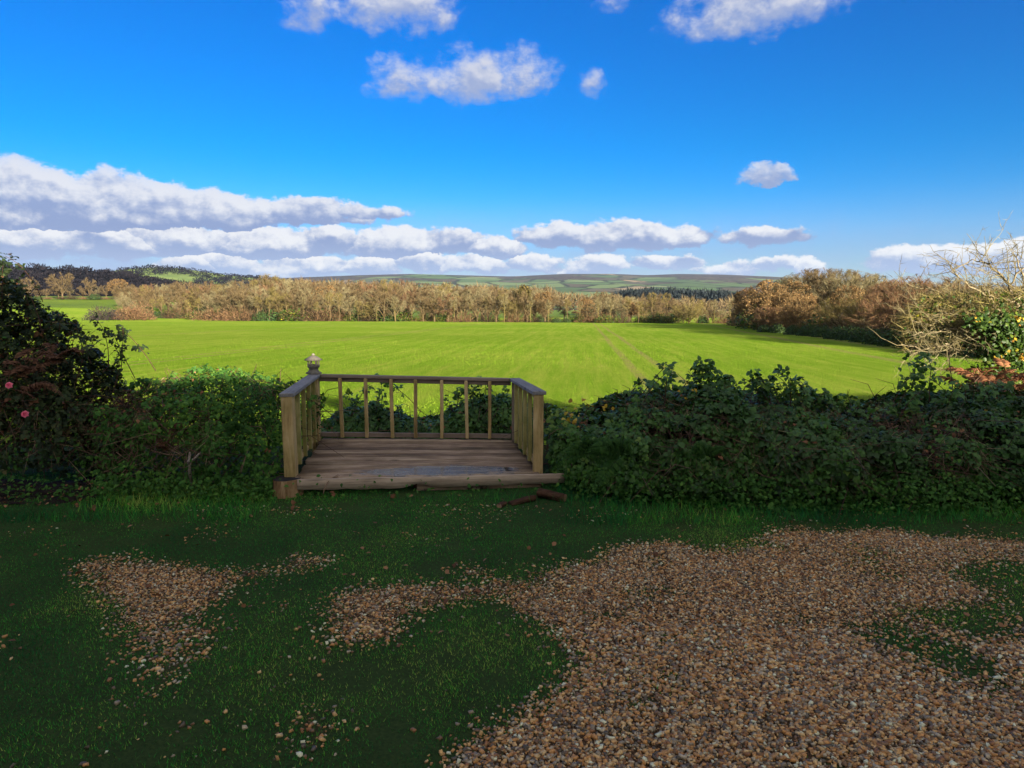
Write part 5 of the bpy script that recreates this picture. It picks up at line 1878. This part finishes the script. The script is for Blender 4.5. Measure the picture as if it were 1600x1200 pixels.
# lone climbing bramble shoot standing clear of the hedge against the field
sb, sf = Buf(), Buf()
for pl in ([(1452, 640, 6.9), (1452, 600, 6.9), (1455, 575, 6.95), (1450, 552, 7.0)], [(1490, 640, 6.9), (1488, 600, 6.95), (1484, 570, 7.0), (1483, 545, 7.1)]):
    P = np.array([at_y(*p_) for p_ in pl])
    tube(sb, P, [.005, .005, .004, .002], 4, .4, cap=False)
for _ in range(60):
    q = np.array(at_y(rng.normal(1440, 16), rng.uniform(556, 625), 6.9))
    leaves(sf, q[None], unit(rng.normal(size=(1, 3)) * .5 + np.array([0, -.6, .5])), unit(rng.normal(size=(1, 3))), np.array([.052]), np.array([.4]), 1.0)
cl = thing('bramble_shoot', 'thin leafy climbing shoot standing clear above the hedge left of the hawthorn', 'plant', at_y(1452, 640, 6.9))
co = np.array(cl.location)
sb.v = [v - co for v in sb.v]; sf.v = [v - co for v in sf.v]
sb.build('stem', M['cane'], cl); sf.build('foliage', M['bramble_leaf'], cl)


# ------------------------------------------------------------------ lawn grass
def blades(n, xs_, ys_, hmin, hmax, w, tm, ts, name, mat, zf, keep_fn=None, vary=1.9):
    x = rng.uniform(*xs_, n)
    y = rng.uniform(*ys_, n)
    # only where the camera could look
    k = np.abs(x) < y * .80 + .7
    x, y = x[k], y[k]
    if keep_fn is not None:
        k = keep_fn(x, y)
        x, y = x[k], y[k]
    n = len(x)
    a = rng.uniform(0, 2 * np.pi, n)
    ln = rng.uniform(.3, 1.1, n)
    h = rng.uniform(hmin, hmax, n) * (.65 + .7 * fbm2(x, y, 2.5, 15.0))
    z = zf(x, y)
    base = np.stack([x, y, z - .004], 1)
    sd_ = np.stack([np.cos(a), np.sin(a), 0 * a], 1)
    dr_ = np.stack([-np.sin(a), np.cos(a), 0 * a], 1)
    tip = base + dr_ * (h * ln)[:, None] + np.array([0, 0, 1.0]) * h[:, None]
    ww = (w * rng.uniform(.7, 1.3, n))[:, None]
    V = np.stack([base - sd_ * ww / 2, base + sd_ * ww / 2, tip], 1).reshape(-1, 3)
    t = np.clip(rng.normal(tm, ts, n) + (fbm2(x, y, 1.3, 33.0, 4) - .5) * vary, 0, 1)
    return tag(mesh_np(name, V, np.arange(3 * n).reshape(-1, 3), mat, None, np.repeat(t, 3)), kind='stuff')


def keep_lawn(x, y):
    g = gravelness(x, y, .085)
    bare_ = .8 * np.clip((fbm2(x, y, 2.3, 77.0, 4) - .60) * 9, 0, 1)
    return (rng.random(len(x)) > np.clip(g * 1.05, 0, .985)) & (rng.random(len(x)) > bare_)


blades(560000, (-5.2, 6.6), (2.0, 6.9), .008, .019, .0046, .48, .24, 'grass', M['grass'], lawn_z, keep_lawn)
blades(26000, (-5.2, 6.8), (5.2, 6.5), .04, .11, .005, .5, .2, 'long_grass', M['grass'], lawn_z,
       lambda x, y: (rng.random(len(x)) < np.where((x > -2.0) & (x < .4), (y > 5.75) & (y < 5.98) & (rng.random(len(x)) < .25), (y > 5.25)) * .8) & ~((x < -3.5) & (y > 5.5)))

# ------------------------------------------------------------------ gravel
IV = np.array([(x_, y_, z_) for z_ in (-1, 1) for y_ in (-1, 1) for x_ in (-1, 1)], float)
IF = np.array([(0, 2, 3), (0, 3, 1), (4, 5, 7), (4, 7, 6), (0, 1, 5), (0, 5, 4), (2, 6, 7), (2, 7, 3), (0, 4, 6), (0, 6, 2), (1, 3, 7), (1, 7, 5)])


OV = np.array([(1, 0, .2), (-1, 0, -.1), (0, 1, 0), (0, -1, .1), (.15, 0, 1), (-.1, .1, -1)], float)
OF = np.array([(0, 2, 4), (2, 1, 4), (1, 3, 4), (3, 0, 4), (2, 0, 5), (1, 2, 5), (3, 1, 5), (0, 3, 5)])


def stones(n, xs_, ys_, smin, smax, name, keep_fn, split=3.5):
    x = rng.uniform(*xs_, n); y = rng.uniform(*ys_, n)
    k = np.abs(x) < y * .78 + .5
    x, y = x[k], y[k]
    g = gravelness(x, y, .075)
    k = keep_fn(x, y, g)
    X0, Y0 = x[k], y[k]
    buf = Buf()
    for far in (False, True):
        k = (Y0 > split) == far
        x, y = X0[k], Y0[k]
        n = len(x)
        BV, BF = (OV, OF) if far else (IV, IF)
        nv = len(BV)
        s = smin + (smax - smin) * rng.random(n) ** 2.2
        V = BV[None] * (.98 if far else .82) + rng.normal(size=(n, nv, 3)) * .22
        ax = np.stack([s * rng.uniform(.8, 1.35, n), s * rng.uniform(.6, .95, n), s * rng.uniform(.38, .7, n)], 1) * (.62 if far else .5)
        V = V * ax[:, None, :]
        a, b = rng.uniform(0, 6.28, n), rng.normal(size=n) * .45
        ca, sa, cb, sb_ = np.cos(a), np.sin(a), np.cos(b), np.sin(b)
        X = V[..., 0] * cb[:, None] + V[..., 2] * sb_[:, None]
        Z = -V[..., 0] * sb_[:, None] + V[..., 2] * cb[:, None]
        Y = V[..., 1]
        XX = X * ca[:, None] - Y * sa[:, None] + x[:, None]
        YY = X * sa[:, None] + Y * ca[:, None] + y[:, None]
        ZZ = Z + (lawn_z(x, y) + s * rng.uniform(.02, .32, n))[:, None]
        F = (np.arange(n)[:, None, None] * nv + BF[None]).reshape(-1, 3)
        buf.add(np.stack([XX, YY, ZZ], -1).reshape(-1, 3), F, np.repeat(rng.random(n), nv))
    return tag(buf.build(name, M['pebble']), kind='stuff')


mp_, np_, bp_ = new_mat('pebble')
t_ = attr(np_, 'tint')
base = ramp(np_, t_, [(0, (0.109, 0.084, 0.052)), (0.12, (0.297, 0.235, 0.148)), (0.24, (0.423, 0.223, 0.076)), (0.36, (0.549, 0.269, 0.081)), (0.47, (0.297, 0.134, 0.045)), (0.58, (0.627, 0.376, 0.144)), (0.68, (0.204, 0.114, 0.054)), (0.78, (0.7, 0.469, 0.207)), (0.87, (0.47, 0.383, 0.252)), (0.96, (0.7, 0.7, 0.469))], 'CONSTANT')
nn_ = noise(np_, geo_pos(np_), 90, 4, .7)
np_.links.new(mixc(np_, 1.0, base, ramp(np_, nn_, [(.3, (.62, .60, .60)), (.7, (1.15, 1.12, 1.08))]), 'MULTIPLY'), bp_.inputs['Base Color'])
bp_.inputs['Roughness'].default_value = .55
bp_.inputs['Specular IOR Level'].default_value = .4
M['pebble'] = mp_
stones(470000, (-4.5, 5.6), (2.0, 5.75), .0080, .0235, 'gravel', lambda x, y, g: rng.random(len(x)) < np.clip(g, 0, 1) ** 1.4)

# dark bare soil and litter under the rose thicket
so = Buf()
sx = np.linspace(-5.2, -3.55, 46); sy = np.linspace(5.75, 6.75, 28)
SX, SY = np.meshgrid(sx, sy)
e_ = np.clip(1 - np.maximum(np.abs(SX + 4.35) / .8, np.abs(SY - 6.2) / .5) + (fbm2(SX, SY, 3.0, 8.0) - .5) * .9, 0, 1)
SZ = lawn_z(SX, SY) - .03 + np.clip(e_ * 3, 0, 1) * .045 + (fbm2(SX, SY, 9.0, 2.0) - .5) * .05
ii = np.arange(SX.size).reshape(SX.shape)
SF = np.stack([ii[:-1, :-1], ii[:-1, 1:], ii[1:, 1:], ii[1:, :-1]], -1).reshape(-1, 4)
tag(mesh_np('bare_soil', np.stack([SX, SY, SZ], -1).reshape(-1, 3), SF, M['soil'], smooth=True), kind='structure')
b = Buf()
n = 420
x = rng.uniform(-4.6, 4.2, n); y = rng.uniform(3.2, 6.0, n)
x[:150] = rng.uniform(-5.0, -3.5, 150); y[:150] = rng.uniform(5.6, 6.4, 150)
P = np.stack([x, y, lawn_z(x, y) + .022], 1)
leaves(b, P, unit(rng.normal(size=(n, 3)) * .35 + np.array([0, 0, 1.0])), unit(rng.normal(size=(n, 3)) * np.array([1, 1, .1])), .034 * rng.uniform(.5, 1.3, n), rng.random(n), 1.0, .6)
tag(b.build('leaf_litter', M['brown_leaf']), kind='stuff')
for (px, py, L_, lb) in ((457, 790, .055, 'brown curled leaf on the grass in front of the log'), (610, 774, .052, 'brown leaf lying in the grass under the front board of the deck'), (520, 771, .06, 'brown leaf lying at the left foot of the front board'), (147, 792, .055, 'brown fallen leaf on the grass below the bare soil')):
    b = Buf()
    q = np.array(at_z(px, py, .03))
    for m_ in range(3):
        leaves(b, np.array([[m_ * .006, m_ * .004, 0.0]]), unit(rng.normal(size=(1, 3)) * .35 + np.array([0, -.3, 1.0])), unit(rng.normal(size=(1, 3)) * np.array([1, 1, .2])), np.array([L_]), np.array([.3]), .9)
    o = b.build('fallen_leaf', M['brown_leaf'])
    o.location = q
    tag(o, lb, 'leaf')

# blades of the crop on the near part of the field
def keep_crop(x, y):
    c0 = x - y * VPT
    r_ = np.abs((c0 / .16) % 1 - .5) < .36
    return r_ & (rng.random(len(x)) < np.interp(y, [12, 30, 60], [1.0, .55, .25]))


n_c = 420000
blades(n_c, (-46, 46), (12.0, 60), .04, .08, .011, .46, .16, 'crop_blades', M['crop'], lambda x, y: hz(x, y), keep_crop)

gp = ground_hit(1181, 512)
sp_ = thing('signpost', 'small pale post with a cross board at the far right corner of the field', 'post', (gp.x, gp.y, gp.z))
box_mesh('pole', (0, 0, .55), (.16, .16, 1.3), M['drift_wood'], sp_)
box_mesh('board', (0, -.1, 1.05), (1.0, .06, .28), M['drift_wood'], sp_)
gp = ground_hit(517, 500)
tr_ = thing('water_trough', 'tiny pale water trough at the far edge of the field before the belt', 'trough', (gp.x, gp.y, gp.z))
box_mesh('side', (0, -.35, .35), (1.6, .06, .6), M['frame_white'], tr_); box_mesh('side', (0, .35, .35), (1.6, .06, .6), M['frame_white'], tr_)
box_mesh('end', (-.8, 0, .35), (.06, .7, .6), M['frame_white'], tr_); box_mesh('end', (.8, 0, .35), (.06, .7, .6), M['frame_white'], tr_)
box_mesh('base', (0, 0, .06), (1.6, .7, .06), M['frame_white'], tr_)
